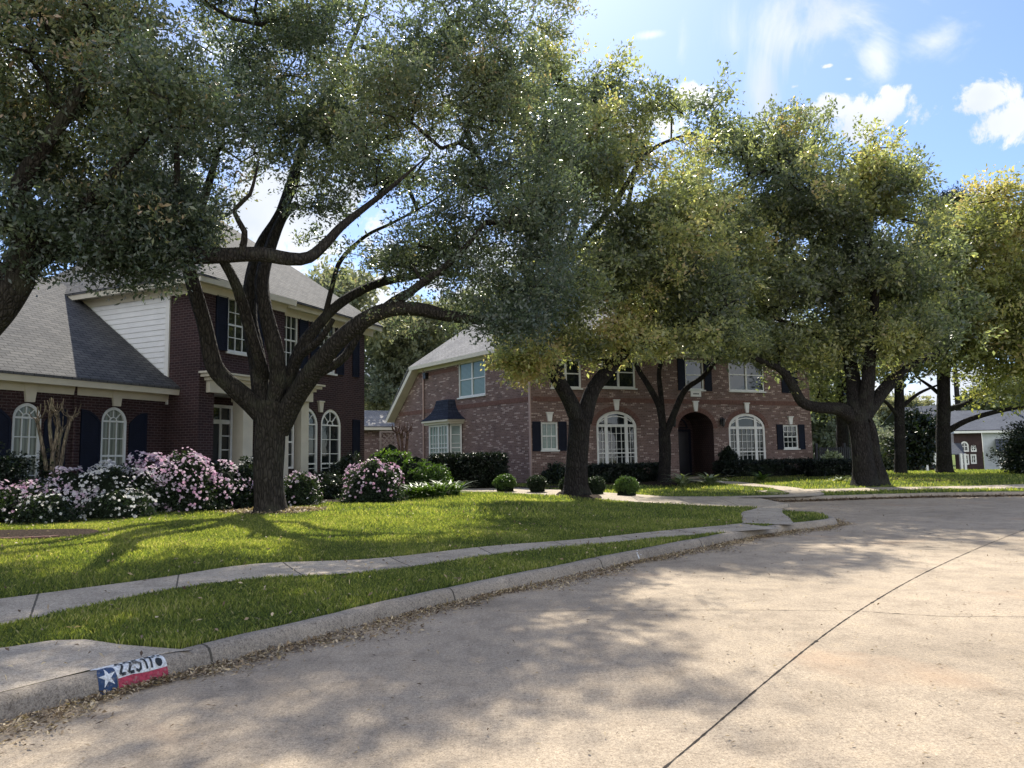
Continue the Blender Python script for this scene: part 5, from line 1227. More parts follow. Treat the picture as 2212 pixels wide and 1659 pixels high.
BL3 = [(1560, 270, D3, 70, 50, 2.2, .5, .1), (1755, 310, D3, 100, 48, 2.6, .8, .25), (1860, 395, D3, 115, 70, 3.2, 1.0, .1), (1650, 300, D3, 60, 45, 2, .5, .1), (1620, 350, D3-.4, 120, 75, 3, .8), (1700, 470, D3, 150, 100, 4, 1.1), (1900, 480, D3, 110, 110, 3.6, 1.1),
       (1960, 620, D3, 95, 80, 3, 1.1, -.05), (1790, 610, D3, 150, 100, 4, 1.2, -.05), (1640, 610, D3-.5, 110, 85, 3.4, 1.1, .1), (1850, 715, D3, 120, 55, 3.2, 1.1, .05), (1560, 500, D3-1, 85, 90, 2.6, .9, .1), (1670, 720, D3-.8, 70, 40, 2, .8, .25),
       (1975, 370, D3, 38, 50, 1.4, .22), (1780, 745, D3, 110, 45, 2.4, 1, .22), (1950, 720, D3+.4, 80, 55, 2.2, .9), (1560, 610, D3-1, 80, 70, 2.4, .9, .15), (1700, 245, D3, 22, 20, .6, .12), (1520, 225, D3, 26, 22, .8, .2), (1790, 262, D3, 30, 22, 1.0, .2, .2), (1500, 400, D3-1, 60, 70, 2, .5, .2), (1540, 700, D3-.5, 70, 45, 2, .7, .15), (1610, 740, D3-.8, 60, 30, 1.5, .5, .2), (1860, 770, D3+.5, 90, 30, 1.6, .5, .2), (2020, 560, D3+.5, 40, 90, 2, .5), (1590, 748, D3-1, 90, 28, 1.5, 1.3, .15), (1700, 755, D3-1, 80, 26, 1.2, 1.3, .2), (1930, 770, D3, 70, 40, 1.8, .8, .1), (2000, 740, D3, 60, 50, 1.8, .7, .1)]
tree('live_oak_tree', 'massive dark oak with a twisted low limb at the right corner of the pink house', b3_, T3, BL3, 1850, 92, (.155, .072), M['leaf_y'], M['bark2'], seed=17, spread=.70, step=.75, r_tip=.010, tint0=.26, tsd=.18, rmax=.16)
# two straight trunks further right and one behind
def straight(px, basey, Y, wd, top, label, blobs, seed, leafm, n, tint, limbs=(), group=None):
    b = P(px, basey, Y); b = Vector((b.x, b.y, lz(b.x, b.y)-.02)); 
    T_ = [flared(b, [(px-2, basey-60, Y), (px-3, basey-150, Y), (px-4, top+60, Y), (px-2, top, Y)], [wd, wd*.9, wd*.6, wd*.25], wd*1.35)]
    for lm in limbs: T_.append(trunkpath([(x, y, Y+dy) for x, y, dy in lm[0]], lm[1]))
    return tree('oak_tree', label, b, T_, blobs, n, 80, (.20, .095), leafm, M['bark2'], seed=seed, spread=1.0, step=.9, r_tip=.012, tint0=tint, rmax=.12, group=group)
straight(1946, 1027, 39, .27, 560, 'straight slim oak trunk, left one of the pair on the far right lawn', [(1960, 720, 39, 70, 60, 3), (1990, 790, 39, 60, 35, 2, .6), (1940, 640, 39, 70, 70, 3), (2010, 690, 39, 60, 60, 3), (1930, 800, 39, 45, 25, 1.5, .35)], 23, M['leaf_y'], 420, .35,
         [([(1944, 905, 0), (1915, 870, -.5), (1880, 845, -1)], [.12, .09, .05]), ([(1948, 880, 0), (1985, 850, .5), (2030, 830, 1)], [.11, .08, .05])])
straight(2041, 1024, 39.5, .36, 500, 'thicker oak trunk, right one of the pair on the far right lawn, with yellowing crown', [(2100, 520, 40, 110, 85, 4, 1, .1), (2185, 460, 41, 75, 60, 3.5, 1, .15), (2060, 620, 39.5, 90, 80, 4, 1), (2160, 660, 39.5, 110, 95, 4, 1.1), (2230, 560, 40, 90, 120, 4, .8), (2110, 760, 39, 110, 45, 3, .9),
          (2210, 790, 39, 90, 60, 3, .8), (2020, 540, 40, 50, 60, 2.5, .7, .1), (2180, 860, 38, 80, 28, 2, .35, -.1), (2040, 810, 38, 50, 25, 2, .3)], 29, M['leaf_yy'], 1150, .36,
         [([(2041, 935, 0), (2080, 912, -.5), (2130, 895, -1), (2200, 880, -1.5), (2290, 868, -2)], [.16, .14, .12, .10, .06]), ([(2043, 885, 0), (2090, 870, .5), (2150, 830, 1), (2220, 790, 1)], [.16, .13, .10, .06]),
          ([(2040, 860, 0), (2010, 835, .5), (1980, 815, 1)], [.12, .09, .05]), ([(2042, 800, 0), (2100, 740, .5), (2180, 690, 1)], [.16, .12, .06])])
straight(1822, 1025, 42, .34, 640, 'straight grey trunk partly hidden behind the massive dark oak', [(1790, 830, 42, 40, 45, 2, .6), (1770, 860, 42, 35, 30, 1.5, .4), (1830, 730, 42, 90, 50, 3)], 31, M['leaf_y'], 220, .4, [([(1820, 900, 0), (1795, 875, -.3), (1770, 850, -.5)], [.09, .07, .04])])
# background trees: each its own crown and trunk
def bgtree(px, py, Y, blobs, label, leafm, n, seed, tint=.4, lf=(.34, .17), group='background trees behind the houses', wd=.28, name='tree', spread=1.3):
    top = P(blobs[0][0], blobs[0][1], Y); b = Vector((top.x, Y, -.3)); tp = np.linspace(0, 1, 14)[:, None]
    cpt = np.array(b)[None]*(1-tp)+np.array(top)[None]*tp+np.c_[np.sin(tp*3+seed)*.25, tp*0, tp*0]
    path = (cpt, wd*(1.2-tp[:, 0]*.9)); bb = [(x, y, Y, rx, ry, d, *(k or (1,))) for x, y, rx, ry, d, k in blobs]
    return tree(name, label, b, [path], bb, n, 70, lf, leafm, M['bark2'], group=group, seed=seed, spread=spread, step=1.3, r_tip=.018, tint0=tint, tsd=.15, shell=.5, sides=8, rmax=.16)
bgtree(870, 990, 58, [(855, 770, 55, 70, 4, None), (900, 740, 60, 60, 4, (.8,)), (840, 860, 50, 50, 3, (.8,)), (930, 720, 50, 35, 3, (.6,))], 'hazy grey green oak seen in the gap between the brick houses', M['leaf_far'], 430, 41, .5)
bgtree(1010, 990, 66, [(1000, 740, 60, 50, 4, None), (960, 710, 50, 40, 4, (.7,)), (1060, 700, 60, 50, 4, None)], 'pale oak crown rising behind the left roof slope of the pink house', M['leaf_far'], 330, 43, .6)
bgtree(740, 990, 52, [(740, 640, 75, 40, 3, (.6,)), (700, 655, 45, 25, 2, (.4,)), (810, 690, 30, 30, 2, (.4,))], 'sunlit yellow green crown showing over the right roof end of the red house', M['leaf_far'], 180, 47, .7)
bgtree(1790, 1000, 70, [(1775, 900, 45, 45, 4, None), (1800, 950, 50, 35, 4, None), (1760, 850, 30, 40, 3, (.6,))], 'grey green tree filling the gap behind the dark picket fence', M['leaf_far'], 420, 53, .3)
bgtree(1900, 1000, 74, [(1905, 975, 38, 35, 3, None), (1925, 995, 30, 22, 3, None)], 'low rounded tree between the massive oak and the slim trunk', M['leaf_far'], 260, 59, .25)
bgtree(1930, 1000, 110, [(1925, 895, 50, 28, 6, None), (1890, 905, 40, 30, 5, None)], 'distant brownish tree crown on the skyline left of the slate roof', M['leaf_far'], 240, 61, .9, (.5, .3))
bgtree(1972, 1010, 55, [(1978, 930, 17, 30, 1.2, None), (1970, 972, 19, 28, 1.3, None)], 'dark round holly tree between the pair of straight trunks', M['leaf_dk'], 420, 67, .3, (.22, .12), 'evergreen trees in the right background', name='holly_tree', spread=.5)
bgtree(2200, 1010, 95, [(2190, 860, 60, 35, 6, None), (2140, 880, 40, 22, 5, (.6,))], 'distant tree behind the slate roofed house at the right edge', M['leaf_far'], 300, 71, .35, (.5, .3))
bgtree(2040, 1010, 85, [(2040, 440, 24, 10, 3, None), (2035, 455, 32, 10, 3, None)], 'dark pine top poking above the yellow crown at right', M['leaf_dk'], 160, 73, .1, (.45, .08), name='pine_tree')
bgtree(2185, 1020, 36, [(2216, 970, 18, 34, 1., None), (2230, 948, 20, 38, 1., None), (2214, 1005, 20, 22, 1., None)], 'dense dark conical evergreen at the right edge of the far lawn', M['leaf_dk'], 420, 79, .3, (.12, .05), 'evergreen trees in the right background', .14, 'evergreen_shrub', .55)

# ------------------------------------------------------------------ shrubs
def shrub(name, label, px, py, Y, w_, h_, d_, leafm, n, per, leaf, seed, group=None, tint=.4, flowers=None, cat='shrub', box=False, gz=None, spread=.14, core=True, rot=0, ball=False):
    r = np.random.default_rng(seed); p = P(px, py, Y); z0 = lz(p.x, p.y) if gz is None else gz; base = Vector((p.x, p.y, z0))
    root = empty(name, base, label, cat, group)
    k = n; d = r.normal(size=(k, 3)); d /= np.linalg.norm(d, axis=1, keepdims=True); d[:, 2] = np.abs(d[:, 2])*1.0+(-.1)
    if box:
        d = r.uniform(-1, 1, size=(k, 3)); ax = r.integers(0, 3, k); sg = np.where(r.random(k) < .5, -1, 1); d[np.arange(k), ax] = sg; d[:, 2] = d[:, 2]*.5+.5; d[ax == 2, 2] = 1
        q = np.array(d); rad = 1-.10*r.random((k, 1))**2; cen = q*rad*np.array([w_/2, d_/2, h_])
    else:
        lump = 1+.14*np.sin(d[:, :1]*6+seed)*np.cos(d[:, 1:2]*5+seed*2)+.10*np.sin(d[:, 2:]*9+seed*3)
        cen = d*lump*(r.random((k, 1))**.22)*np.array([w_/2, d_/2, h_*.98]); cen[:, 2] = np.abs(cen[:, 2])*.93+.05
    if ball: cen = d/np.linalg.norm(d, axis=1, keepdims=True)*(r.random((k, 1))**.16)*(1+.10*np.sin(d[:, :1]*4+seed)*np.cos(d[:, 1:2]*5+seed*3))*np.array([w_/2, d_/2, h_*.55]); cen[:, 2] = np.where(r.random(k) < .4, -cen[:, 2]*.75, cen[:, 2])+h_*.5
    if rot:
        c_, s_ = math.cos(rot), math.sin(rot); cen[:, :2] = cen[:, :2]@np.array([[c_, s_], [-s_, c_]])
    cw = cen+np.array(base)
    V, F, tint_ = leafcloud(cw, (tint+r.normal(size=k)*.15).clip(0, 1), per, spread, leaf[0], leaf[1], r=r)
    V[:, 2] = np.maximum(V[:, 2], z0+.01)
    mesh_np('foliage', V, F, leafm, root, False, None, tint_)
    # stems fan out from the base; twiggy inside
    st = []
    for i in range(min(60, k)):
        e = cw[i*7 % k]; s0 = np.array(base)+np.append(r.normal(size=2)*w_*.10, -.05); t = np.linspace(0, 1, 6)[:, None]
        st.append((s0*(1-t)+e*t+np.array([0, 0, .1])*np.sin(t*3.14), np.linspace(.012, .004, 6)))
    V, F = tubes(st, 4); mesh_np('stems', V, F, M['bark2'], root, True)
    if core:   # solid dark core added in the middle so that nothing shows through
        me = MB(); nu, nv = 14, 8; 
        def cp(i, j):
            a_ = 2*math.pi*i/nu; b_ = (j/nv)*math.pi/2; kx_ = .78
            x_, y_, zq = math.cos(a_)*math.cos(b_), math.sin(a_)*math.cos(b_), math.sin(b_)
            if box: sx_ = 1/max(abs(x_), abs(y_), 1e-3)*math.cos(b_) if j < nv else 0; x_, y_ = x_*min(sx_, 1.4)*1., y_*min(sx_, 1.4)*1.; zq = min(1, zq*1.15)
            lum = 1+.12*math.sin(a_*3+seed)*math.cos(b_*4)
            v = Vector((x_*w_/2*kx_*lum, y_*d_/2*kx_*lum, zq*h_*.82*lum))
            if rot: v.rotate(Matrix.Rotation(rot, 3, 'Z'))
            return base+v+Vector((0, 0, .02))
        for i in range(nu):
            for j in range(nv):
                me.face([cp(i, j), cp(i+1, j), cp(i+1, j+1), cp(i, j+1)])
        me.build('dark_core', M['coredk'], root, True)
    if flowers:
        nf, fm, size, topbias, lo_t, hi_t = flowers
        d = r.normal(size=(nf*3, 3)); d /= np.linalg.norm(d, axis=1, keepdims=True); d[:, 2] = np.abs(d[:, 2]); keep = r.random(nf*3) < (1-topbias)+topbias*d[:, 2]**1.2
        # clusters: drop flowers where a slow wave is low
        cl = np.sin(d[:, 0]*7+seed)+np.sin(d[:, 2]*8+seed*1.7)+np.sin(d[:, 1]*7)+r.normal(size=nf*3)*.5; keep &= cl > -.35
        d = d[keep][:nf]; lump = 1+.14*np.sin(d[:, :1]*6+seed)*np.cos(d[:, 1:2]*5+seed*2)+.10*np.sin(d[:, 2:]*9+seed*3)
        c = d*lump*1.03*np.array([w_/2+.04, d_/2+.04, h_*.97+.03]); c[:, 2] = c[:, 2]*.95+.04
        if rot: c[:, :2] = c[:, :2]@np.array([[c_, s_], [-s_, c_]])
        c = c+np.array(base); nn = d+r.normal(size=d.shape)*.45; nn /= np.linalg.norm(nn, axis=1, keepdims=True)
        ref = np.array([.3, .2, 1.0]); u = np.cross(nn, ref); u /= np.linalg.norm(u, axis=1, keepdims=True); v = np.cross(nn, u)
        Vs = []; tn = []; ft = (lo_t+(hi_t-lo_t)*r.random(len(c))).clip(0, 1)
        sz = size*(1+.25*r.normal(size=len(c))).clip(.5, 1.6)
        for kpet in range(5):
            a_ = kpet*2*math.pi/5+r.random(len(c))*.3; dr_ = u*np.cos(a_)[:, None]+v*np.sin(a_)[:, None]; sd_ = np.cross(nn, dr_)
            s_z = sz[:, None]; Vs.append(np.stack([c, c+dr_*s_z*.6+sd_*s_z*.42+nn*s_z*.25, c+dr_*s_z*1.05+nn*s_z*.30, c+dr_*s_z*.6-sd_*s_z*.42+nn*s_z*.25], 1)); tn.append(ft)
        V = np.concatenate(Vs).reshape(-1, 3); V[:, 2] = np.maximum(V[:, 2], z0+.02)
        mesh_np('blossoms', V, np.arange(len(V)).reshape(-1, 4), fm, root, False, None, np.concatenate(tn))
    return root
AZ = 'azalea bushes in the hedge in front of the red brick house'
az_list = [ # px, depth, width, height, depth size, flowers, petal mat, tint lo/hi, label
 (-50, 13.3, 1.5, .85, 1.2, 60, 'petal', .3, .9, 'azalea bush with few flowers at the very left edge of the bed'),
 (62, 13.6, 1.25, .80, 1.1, 150, 'petal', .55, 1.0, 'low azalea bush with pink clusters, first at the left edge'),
 (142, 13.9, 1.45, 1.10, 1.2, 290, 'petal', .1, .75, 'azalea bush with cream and blush flowers in front of the crape myrtle'),
 (232, 14.3, 1.6, 1.16, 1.3, 320, 'petal_w', 0, .6, 'white flowered azalea bush below the complete arched window'),
 (318, 14.5, 1.55, 1.24, 1.3, 330, 'petal', .1, .8, 'azalea bush with mixed white and lilac flowers left of the tallest azalea'),
 (386, 14.9, 1.55, 1.38, 1.4, 330, 'petal', .5, 1.0, 'tallest azalea bush, rich pink, near the wing corner of the red house'),
 (460, 15.3, 1.45, 1.18, 1.3, 230, 'petal', .35, .95, 'lilac pink azalea bush between the tallest azalea and the oak trunk'),
 (528, 15.9, 1.2, 1.10, 1.2, 90, 'petal_w', 0, .8, 'leafy azalea bush with sparse flowers just left of the oak trunk')]
def groundY(px_, py_, z=.38): return G(px_, py_, z).y
azf = {-50: 1142, 62: 1136, 142: 1131, 232: 1127, 318: 1122, 386: 1119, 460: 1112, 528: 1106}
for i, (px_, Y_, w_, h_, d_, nf, pm_, lo_, hi_, lb) in enumerate(az_list):
    Yn = groundY(px_, azf[px_])+.62; k_ = (Yn/Y_)*1.02
    shrub('azalea_bush', lb, px_, 1100, Yn, w_*k_, h_*k_*(.84 if h_ < 1.22 else .86), d_, M['leaf_az'], 460, 28, (.058, .026), 100+i, AZ, .35, (int(nf*2.1), M[pm_], .034, .5, lo_*.7, hi_*.85))
for i, (px_, Y_, w_, h_, nf, pm_, lo_, hi_, lb) in enumerate([(95, 13.3, 1.1, .45, 90, 'petal_w', 0, .5, 'knee high white azalea bush in front of the pink azalea at left'), (255, 13.75, 1.3, .50, 130, 'petal_w', 0, .45, 'low white azalea bush spilling to the lawn edge before the taller white one')]):
    Yn = groundY(px_, 1139 if px_ < 200 else 1131)+.40; shrub('azalea_bush', lb, px_, 1110, Yn, w_*1.2, h_*1.25, .8, M['leaf_az'], 260, 24, (.05, .022), 130+i, AZ, .35, (nf, M[pm_], .034, .3, lo_, hi_))
shrub('azalea_bush', 'small sunlit azalea bush with pale flowers immediately right of the oak trunk', 648, 1085, 20.0, 1.05, .95, .9, M['leaf_az'], 260, 24, (.055, .024), 141, AZ, .6, (110, M['petal'], .036, .6, .1, .75))
shrub('azalea_bush', 'large round azalea bush with a pink crown beside the agapanthus', 806, 1080, 20.9, 1.72, 1.2, 1.5, M['leaf_az'], 520, 28, (.055, .024), 143, AZ, .4, (420, M['petal'], .036, .92, .35, .85))
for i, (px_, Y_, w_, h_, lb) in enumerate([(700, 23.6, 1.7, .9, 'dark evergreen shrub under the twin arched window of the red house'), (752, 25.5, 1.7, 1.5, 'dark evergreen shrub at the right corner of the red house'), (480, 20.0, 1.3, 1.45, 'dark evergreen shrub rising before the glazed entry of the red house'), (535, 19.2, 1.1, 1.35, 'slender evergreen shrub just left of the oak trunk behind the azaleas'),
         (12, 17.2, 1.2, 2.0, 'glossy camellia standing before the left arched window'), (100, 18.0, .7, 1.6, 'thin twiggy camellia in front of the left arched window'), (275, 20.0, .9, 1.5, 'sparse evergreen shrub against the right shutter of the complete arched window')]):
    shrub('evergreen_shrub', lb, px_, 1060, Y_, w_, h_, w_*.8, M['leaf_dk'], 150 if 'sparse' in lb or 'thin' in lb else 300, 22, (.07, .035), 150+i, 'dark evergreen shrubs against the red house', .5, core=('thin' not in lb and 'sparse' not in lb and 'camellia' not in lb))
# green shrubs right of the azalea
shrub('green_shrub', 'bright leafy green shrub behind the pink crowned azalea', 842, 1060, 25.5, 2.3, 1.85, 1.8, M['leaf_gr'], 620, 28, (.095, .05), 171, None, .45)
shrub('green_shrub', 'rounded mid green shrub at the foot of the small pruned crape myrtle', 900, 1060, 25.2, 2.1, 1.35, 1.6, M['leaf_gr'], 620, 28, (.09, .045), 173, None, .2)
shrub('green_shrub', 'broken green shrub next to the long dark clipped hedge', 940, 1060, 26.2, 1.4, .85, 1.2, M['leaf_gr'], 380, 26, (.085, .042), 174, None, .15)
def strap(name, label, px, py, Y, n, L, wd, mat, seed, group=None, cat='plant', up=.8, lo=0., spread=.05):
    r = np.random.default_rng(seed); p = P(px, py, Y); z0 = lz(p.x, p.y); b = Vector((p.x, p.y, z0)); root = empty(name, b, label, cat, group)
    V = []; F = []; tn = []
    for i in range(n):
        a = r.random()*6.283; e = up*(.45+.55*r.random()); ln = L*(.7+.5*r.random()); dx = np.array([math.cos(a), math.sin(a), 0]); s = np.array([-dx[1], dx[0], 0])
        q0 = np.array(b)+np.append(r.normal(size=2)*spread, 0); k = 5; base = len(V)
        for j in range(k+1):
            t = j/k; ang = e*math.pi/2-t*t*.9; q = q0+dx*ln*t*math.cos(max(ang, -.2))*.9+np.array([0, 0, ln*t*math.sin(e*math.pi/2)-ln*t*t*.42])
            w_ = wd*(1-.92*t**2.2)*(.6+.8*math.sin(min(1, t*2+.25)*1.57)); V += [q+s*w_/2, q-s*w_/2+np.array([0, 0, .0])]
        for j in range(k): F.append((base+2*j, base+2*j+1, base+2*j+3, base+2*j+2)); tn.append(r.random())
    mesh_np('leaves', np.array(V), np.array(F), mat, root, False, None, np.array(tn)); return root
for i, (px_, py_, Y_) in enumerate([(905, 1077, 22.6), (940, 1077, 22.9), (968, 1075, 23.4)]):
    strap('agapanthus', ['strap leaved green agapanthus clump touching the pink crowned azalea', 'middle strap leaved agapanthus clump by the driveway', 'rightmost strap leaved agapanthus clump at the lawn tip'][i], px_, py_, Y_, 190, .85, .055, M['leaf_gr'], 180+i, 'agapanthus clumps at the lawn edge', spread=.16)
for i, (px_, Y_, n_, L_, lb) in enumerate([(1475, 31, 46, .95, 'pale spiky strap leaved plant in front of the porch, left one'), (1533, 31.5, 40, .9, 'pale spiky strap leaved plant just right of the porch opening'), (1645, 33, 40, .8, 'green strap leaved plant under the right palladian window')]):
    strap('spiky_plant', lb, px_, 1040, Y_, n_, L_, .09, M['agave'] if i < 2 else M['leaf_gr'], 190+i, 'strap leaved plants before the pink house')
shrub('variegated_shrub', 'cream and green leaved shrub lit by the sun before the picket fence', 1798, 1000, 37.5, 1.3, 1.15, 1.0, M['agave'], 220, 20, (.14, .07), 197, None, .8)
strap('spiky_plant', 'drooping pale leaves beside the foot of the massive oak', 1815, 1035, 32.5, 16, .95, .07, M['agave'], 198, 'strap leaved plants before the pink house', up=.5)
# clipped hedges
def hedge_at(label, x0, x1, py, Y0, Y1, h_, d_, n, tint=.3, seed=1, mat='leaf_dk', group=None, lf=(.07, .04)):
    a_ = P(x0, py, Y0); b_ = P(x1, py, Y1); L_ = math.hypot(b_.x-a_.x, b_.y-a_.y); rot = math.atan2(b_.y-a_.y, b_.x-a_.x); xm = (a_.x+b_.x)/2; ym = (a_.y+b_.y)/2
    r = ray((x0+x1)/2, py); pxm = CX+FPX*xm/ym
    o = shrub('hedge', label, (x0+x1)/2, py, ym, L_, h_, d_, M[mat], n, 24, lf, seed, group, tint, cat='hedge', box=True, rot=rot, spread=.12); return o
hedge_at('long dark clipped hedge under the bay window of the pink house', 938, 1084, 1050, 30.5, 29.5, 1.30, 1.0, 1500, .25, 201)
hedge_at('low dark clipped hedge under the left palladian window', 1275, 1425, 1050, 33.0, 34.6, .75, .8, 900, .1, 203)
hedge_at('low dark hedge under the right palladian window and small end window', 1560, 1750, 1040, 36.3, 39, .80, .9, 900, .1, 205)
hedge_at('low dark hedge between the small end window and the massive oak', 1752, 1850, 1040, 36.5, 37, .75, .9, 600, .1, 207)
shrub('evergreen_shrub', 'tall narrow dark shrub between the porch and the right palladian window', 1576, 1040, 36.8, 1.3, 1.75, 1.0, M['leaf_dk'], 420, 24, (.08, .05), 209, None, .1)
shrub('evergreen_shrub', 'loose dark shrub left of the V trunk against the brick corner', 1205, 1040, 32.5, 1.5, 1.0, 1.0, M['leaf_dk'], 300, 22, (.08, .05), 211, None, .5, core=False)
bx = [(1091, 26.3, .98, .62, 'round clipped boxwood, leftmost of the row by the drive, brightest top'), (1160, 26.9, .82, .58, 'round clipped boxwood, second from left, below the brick corner'), (1228, 27.4, .8, .55, 'round clipped boxwood peeping out left of the V trunk'), (1286, 26.4, .85, .62, 'round clipped boxwood touching the right side of the V trunk'), (1354, 25.6, .98, .66, 'round clipped boxwood, rightmost of the row by the drive')]
for i, (px_, Y_, w_, h_, lb) in enumerate(bx):
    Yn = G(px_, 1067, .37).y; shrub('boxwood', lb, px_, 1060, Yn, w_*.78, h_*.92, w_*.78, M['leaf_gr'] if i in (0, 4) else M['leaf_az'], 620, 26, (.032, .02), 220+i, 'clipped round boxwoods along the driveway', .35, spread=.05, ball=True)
# pruned crape myrtles
def myrtle(label, px, base_y, Y, H, stems, mat, seed, wd, gz=None):
    r = np.random.default_rng(seed); p = P(px, base_y, Y); z0 = lz(p.x, p.y); root = empty('crape_myrtle', (p.x, p.y, z0), label, 'tree', 'pruned crape myrtles'); pa_ = []
    for i in range(stems):
        a_ = 2*math.pi*i/stems+r.random(); sp = .10+.30*r.random(); x0_ = np.array([p.x+math.cos(a_)*.07, p.y+math.sin(a_)*.07, z0-.05]); hh = H*(.80+.2*r.random())
        end = np.array([p.x+math.cos(a_)*sp*1.0, p.y+math.sin(a_)*sp*.8, z0+hh]); t = np.linspace(0, 1, 10)[:, None]
        c_ = x0_*(1-t)+end*t+np.array([math.cos(a_), math.sin(a_), 0])*(-.07)*np.sin(t*3.14)+r.normal(size=3)*.02*np.sin(t*9); pa_.append((c_, np.linspace(wd, wd*.62, 10)))
        pa_.append((np.array([end-np.array([0, 0, .06]), end, end+np.array([0, 0, .06])]), np.array([wd*.6, wd*.95, wd*.5])))
        for k in range(9):
            b_ = r.random()*6.283; o_ = .10+.14*r.random(); s_ = end; e_ = end+np.array([math.cos(b_)*o_, math.sin(b_)*o_, .16+.24*r.random()]); m_ = (s_+e_)/2+np.array([math.cos(b_)*.05, math.sin(b_)*.05, -.02])
            pa_.append((np.array([s_, m_, e_]), np.array([.014, .012, .009])))
    V, F = tubes(pa_, 7); mesh_np('trunk', V, F, mat, root, True); return root
myrtle('pale multi stemmed crape myrtle pruned to knobs between the two arched windows', 112, 1060, 18.0, 2.45, 5, M['bark_pale'], 7, .062)
myrtle('small reddish pruned crape myrtle before the flank of the pink house', 872, 1030, 27.5, 2.35, 5, M['bark_pink'], 9, .06)

# ------------------------------------------------------------------ beds, gravel ring, litter, grass
def disc_bed(name, cx, cy, rx, ry, mat, zo, seed=1, n=40, dome=.03):
    r = np.random.default_rng(seed); V = []; F = []
    rings = 7
    ph = r.random(4)*6
    for k in range(rings+1):
        for i in range(n):
            a = 2*math.pi*i/n; w_ = 1+.06*math.sin(3*a+ph[0])+.04*math.sin(5*a+ph[1]); x = cx+rx*math.cos(a)*k/rings*w_; y = cy+ry*math.sin(a)*k/rings*w_
            V.append((x, y, lz(x, y)+zo+dome*(1-(k/rings)**2)))
    for k in range(rings):
        for i in range(n): F.append((k*n+i, (k+1)*n+i, (k+1)*n+(i+1) % n, k*n+(i+1) % n))
    o = mesh_np(name, V, np.array(F), mat, None, True); return tag(o, kind='structure')
disc_bed('mulch_bed', b1_.x, b1_.y+.25, 1.35, .95, M['mulch'], .004, 3, dome=.05)
disc_bed('mulch_bed', -9.2, 13.0, 2.05, 1.0, M['mulch'], .004, 4, dome=.05)
def bed_poly(name, pts, mat, zo):
    pl = catmull(pts+[pts[0]], .3)[:-1]; o = cdt_sheet(name, pl, lambda x, y: lawn_z(x, y)+zo, mat, .5, 0); return tag(o, kind='structure')
h = lambda x, y, z=.40: tuple(G(x, y, z).xy)
bed_poly('mulch_bed', [h(-150, 1152, .37), h(0, 1141, .37), h(150, 1133, .37), h(300, 1124, .38), h(430, 1115, .38), h(520, 1106, .38), h(640, 1098, .38), h(760, 1092, .38), h(850, 1090, .38), h(880, 1078, .4), (-4.6, 22.5), (-6, 29), (-9, 24.5), (-14, 17), (-15, 14)], M['mulch'], .012)
bed_poly('mulch_bed', [h(860, 1078), h(930, 1079), h(1000, 1075), h(985, 1064), (-2.6, 23.5), (-4, 25.5), (-5, 24)], M['mulch'], .010)
bed_poly('mulch_bed', [(-.9, 29.2), (1.2, 28.6), (2.6, 29.6), (4.0, 31.0), (7.0, 31.2), (9.5, 34.5), (9.0, 37.2), (1.4, 33.9), (-3.0, 38.0), (-3.6, 34.5), (-2.0, 31.2)], M['mulch'], .012)
bed_poly('mulch_bed', [(10.4, 33.8), (13.5, 33.6), (16.5, 32.0), (18.6, 31), (18.5, 36), (17, 40.2), (11.2, 38.2)], M['mulch'], .012)
bed_poly('mulch_bed', [h(1200, 1074, .33), h(1245, 1081, .33), h(1300, 1077, .33), h(1270, 1066, .35), h(1215, 1066, .35)], M['mulch'], .014)
def scatter(name, P_, L_, W_, mat, label, cat, flat=.85, lift=.012, seed=1, tlo=0, thi=1):
    r = np.random.default_rng(seed); n = len(P_); a = r.normal(size=(n, 3)); a[:, 2] *= (1-flat); a /= np.linalg.norm(a, axis=1, keepdims=True)
    nn = r.normal(size=(n, 3))*(1-flat)*1.2; nn[:, 2] += 1; s = np.cross(a, nn); s /= np.linalg.norm(s, axis=1, keepdims=True); L = L_*(.5+r.random((n, 1))); Wd = W_*(.5+r.random((n, 1)))
    p = P_+np.array([0, 0, lift]); V = np.stack([p, p+a*L*.5+s*Wd*.5+np.array([0, 0, .008]), p+a*L+np.array([0, 0, .004]), p+a*L*.5-s*Wd*.5+np.array([0, 0, .006])], 1).reshape(-1, 3)
    o = mesh_np(name, V, np.arange(len(V)).reshape(-1, 4), mat, None, False, None, tlo+(thi-tlo)*r.random(n)); return tag(o, label, cat, kind='stuff')
r = np.random.default_rng(5)
# dry leaves banked in the gutter
nk = 20000; s_ = r.random(nk)**1.35*(sN[-1]-3.5)+1.0; px_ = np.interp(s_, sN, nl[:, 0]); py_ = np.interp(s_, sN, nl[:, 1]); ii = np.clip(np.searchsorted(sN, s_), 1, len(nl)-1)
tg = nl[ii]-nl[ii-1]; tg /= np.linalg.norm(tg, axis=1, keepdims=True); nr = np.c_[tg[:, 1], -tg[:, 0]]
bank = .16+.07*np.sin(s_*1.7)+.05*np.sin(s_*4.3); off_ = np.abs(r.normal(size=nk))*bank+.01
pp = np.c_[px_+nr[:, 0]*off_, py_+nr[:, 1]*off_, .005+.02*np.exp(-off_*9)*r.random(nk)]
scatter('leaf_litter', pp, .042, .014, M['litter'], 'dry brown leaves banked along the gutter under the kerb', 'fallen leaves', .62, seed=2)
n_ = 4200; rr_ = np.c_[r.uniform(-6, 16, n_), 2.2+21*r.random(n_)**1.2]; 
def road_side(p): # right of the near kerb
    i = np.argmin(((nl[None, :, :]-p[:, None, :])**2).sum(-1), 1); i = np.clip(i, 1, len(nl)-1); t = nl[i]-nl[i-1]; d = p-nl[i]; return t[:, 0]*d[:, 1]-t[:, 1]*d[:, 0]
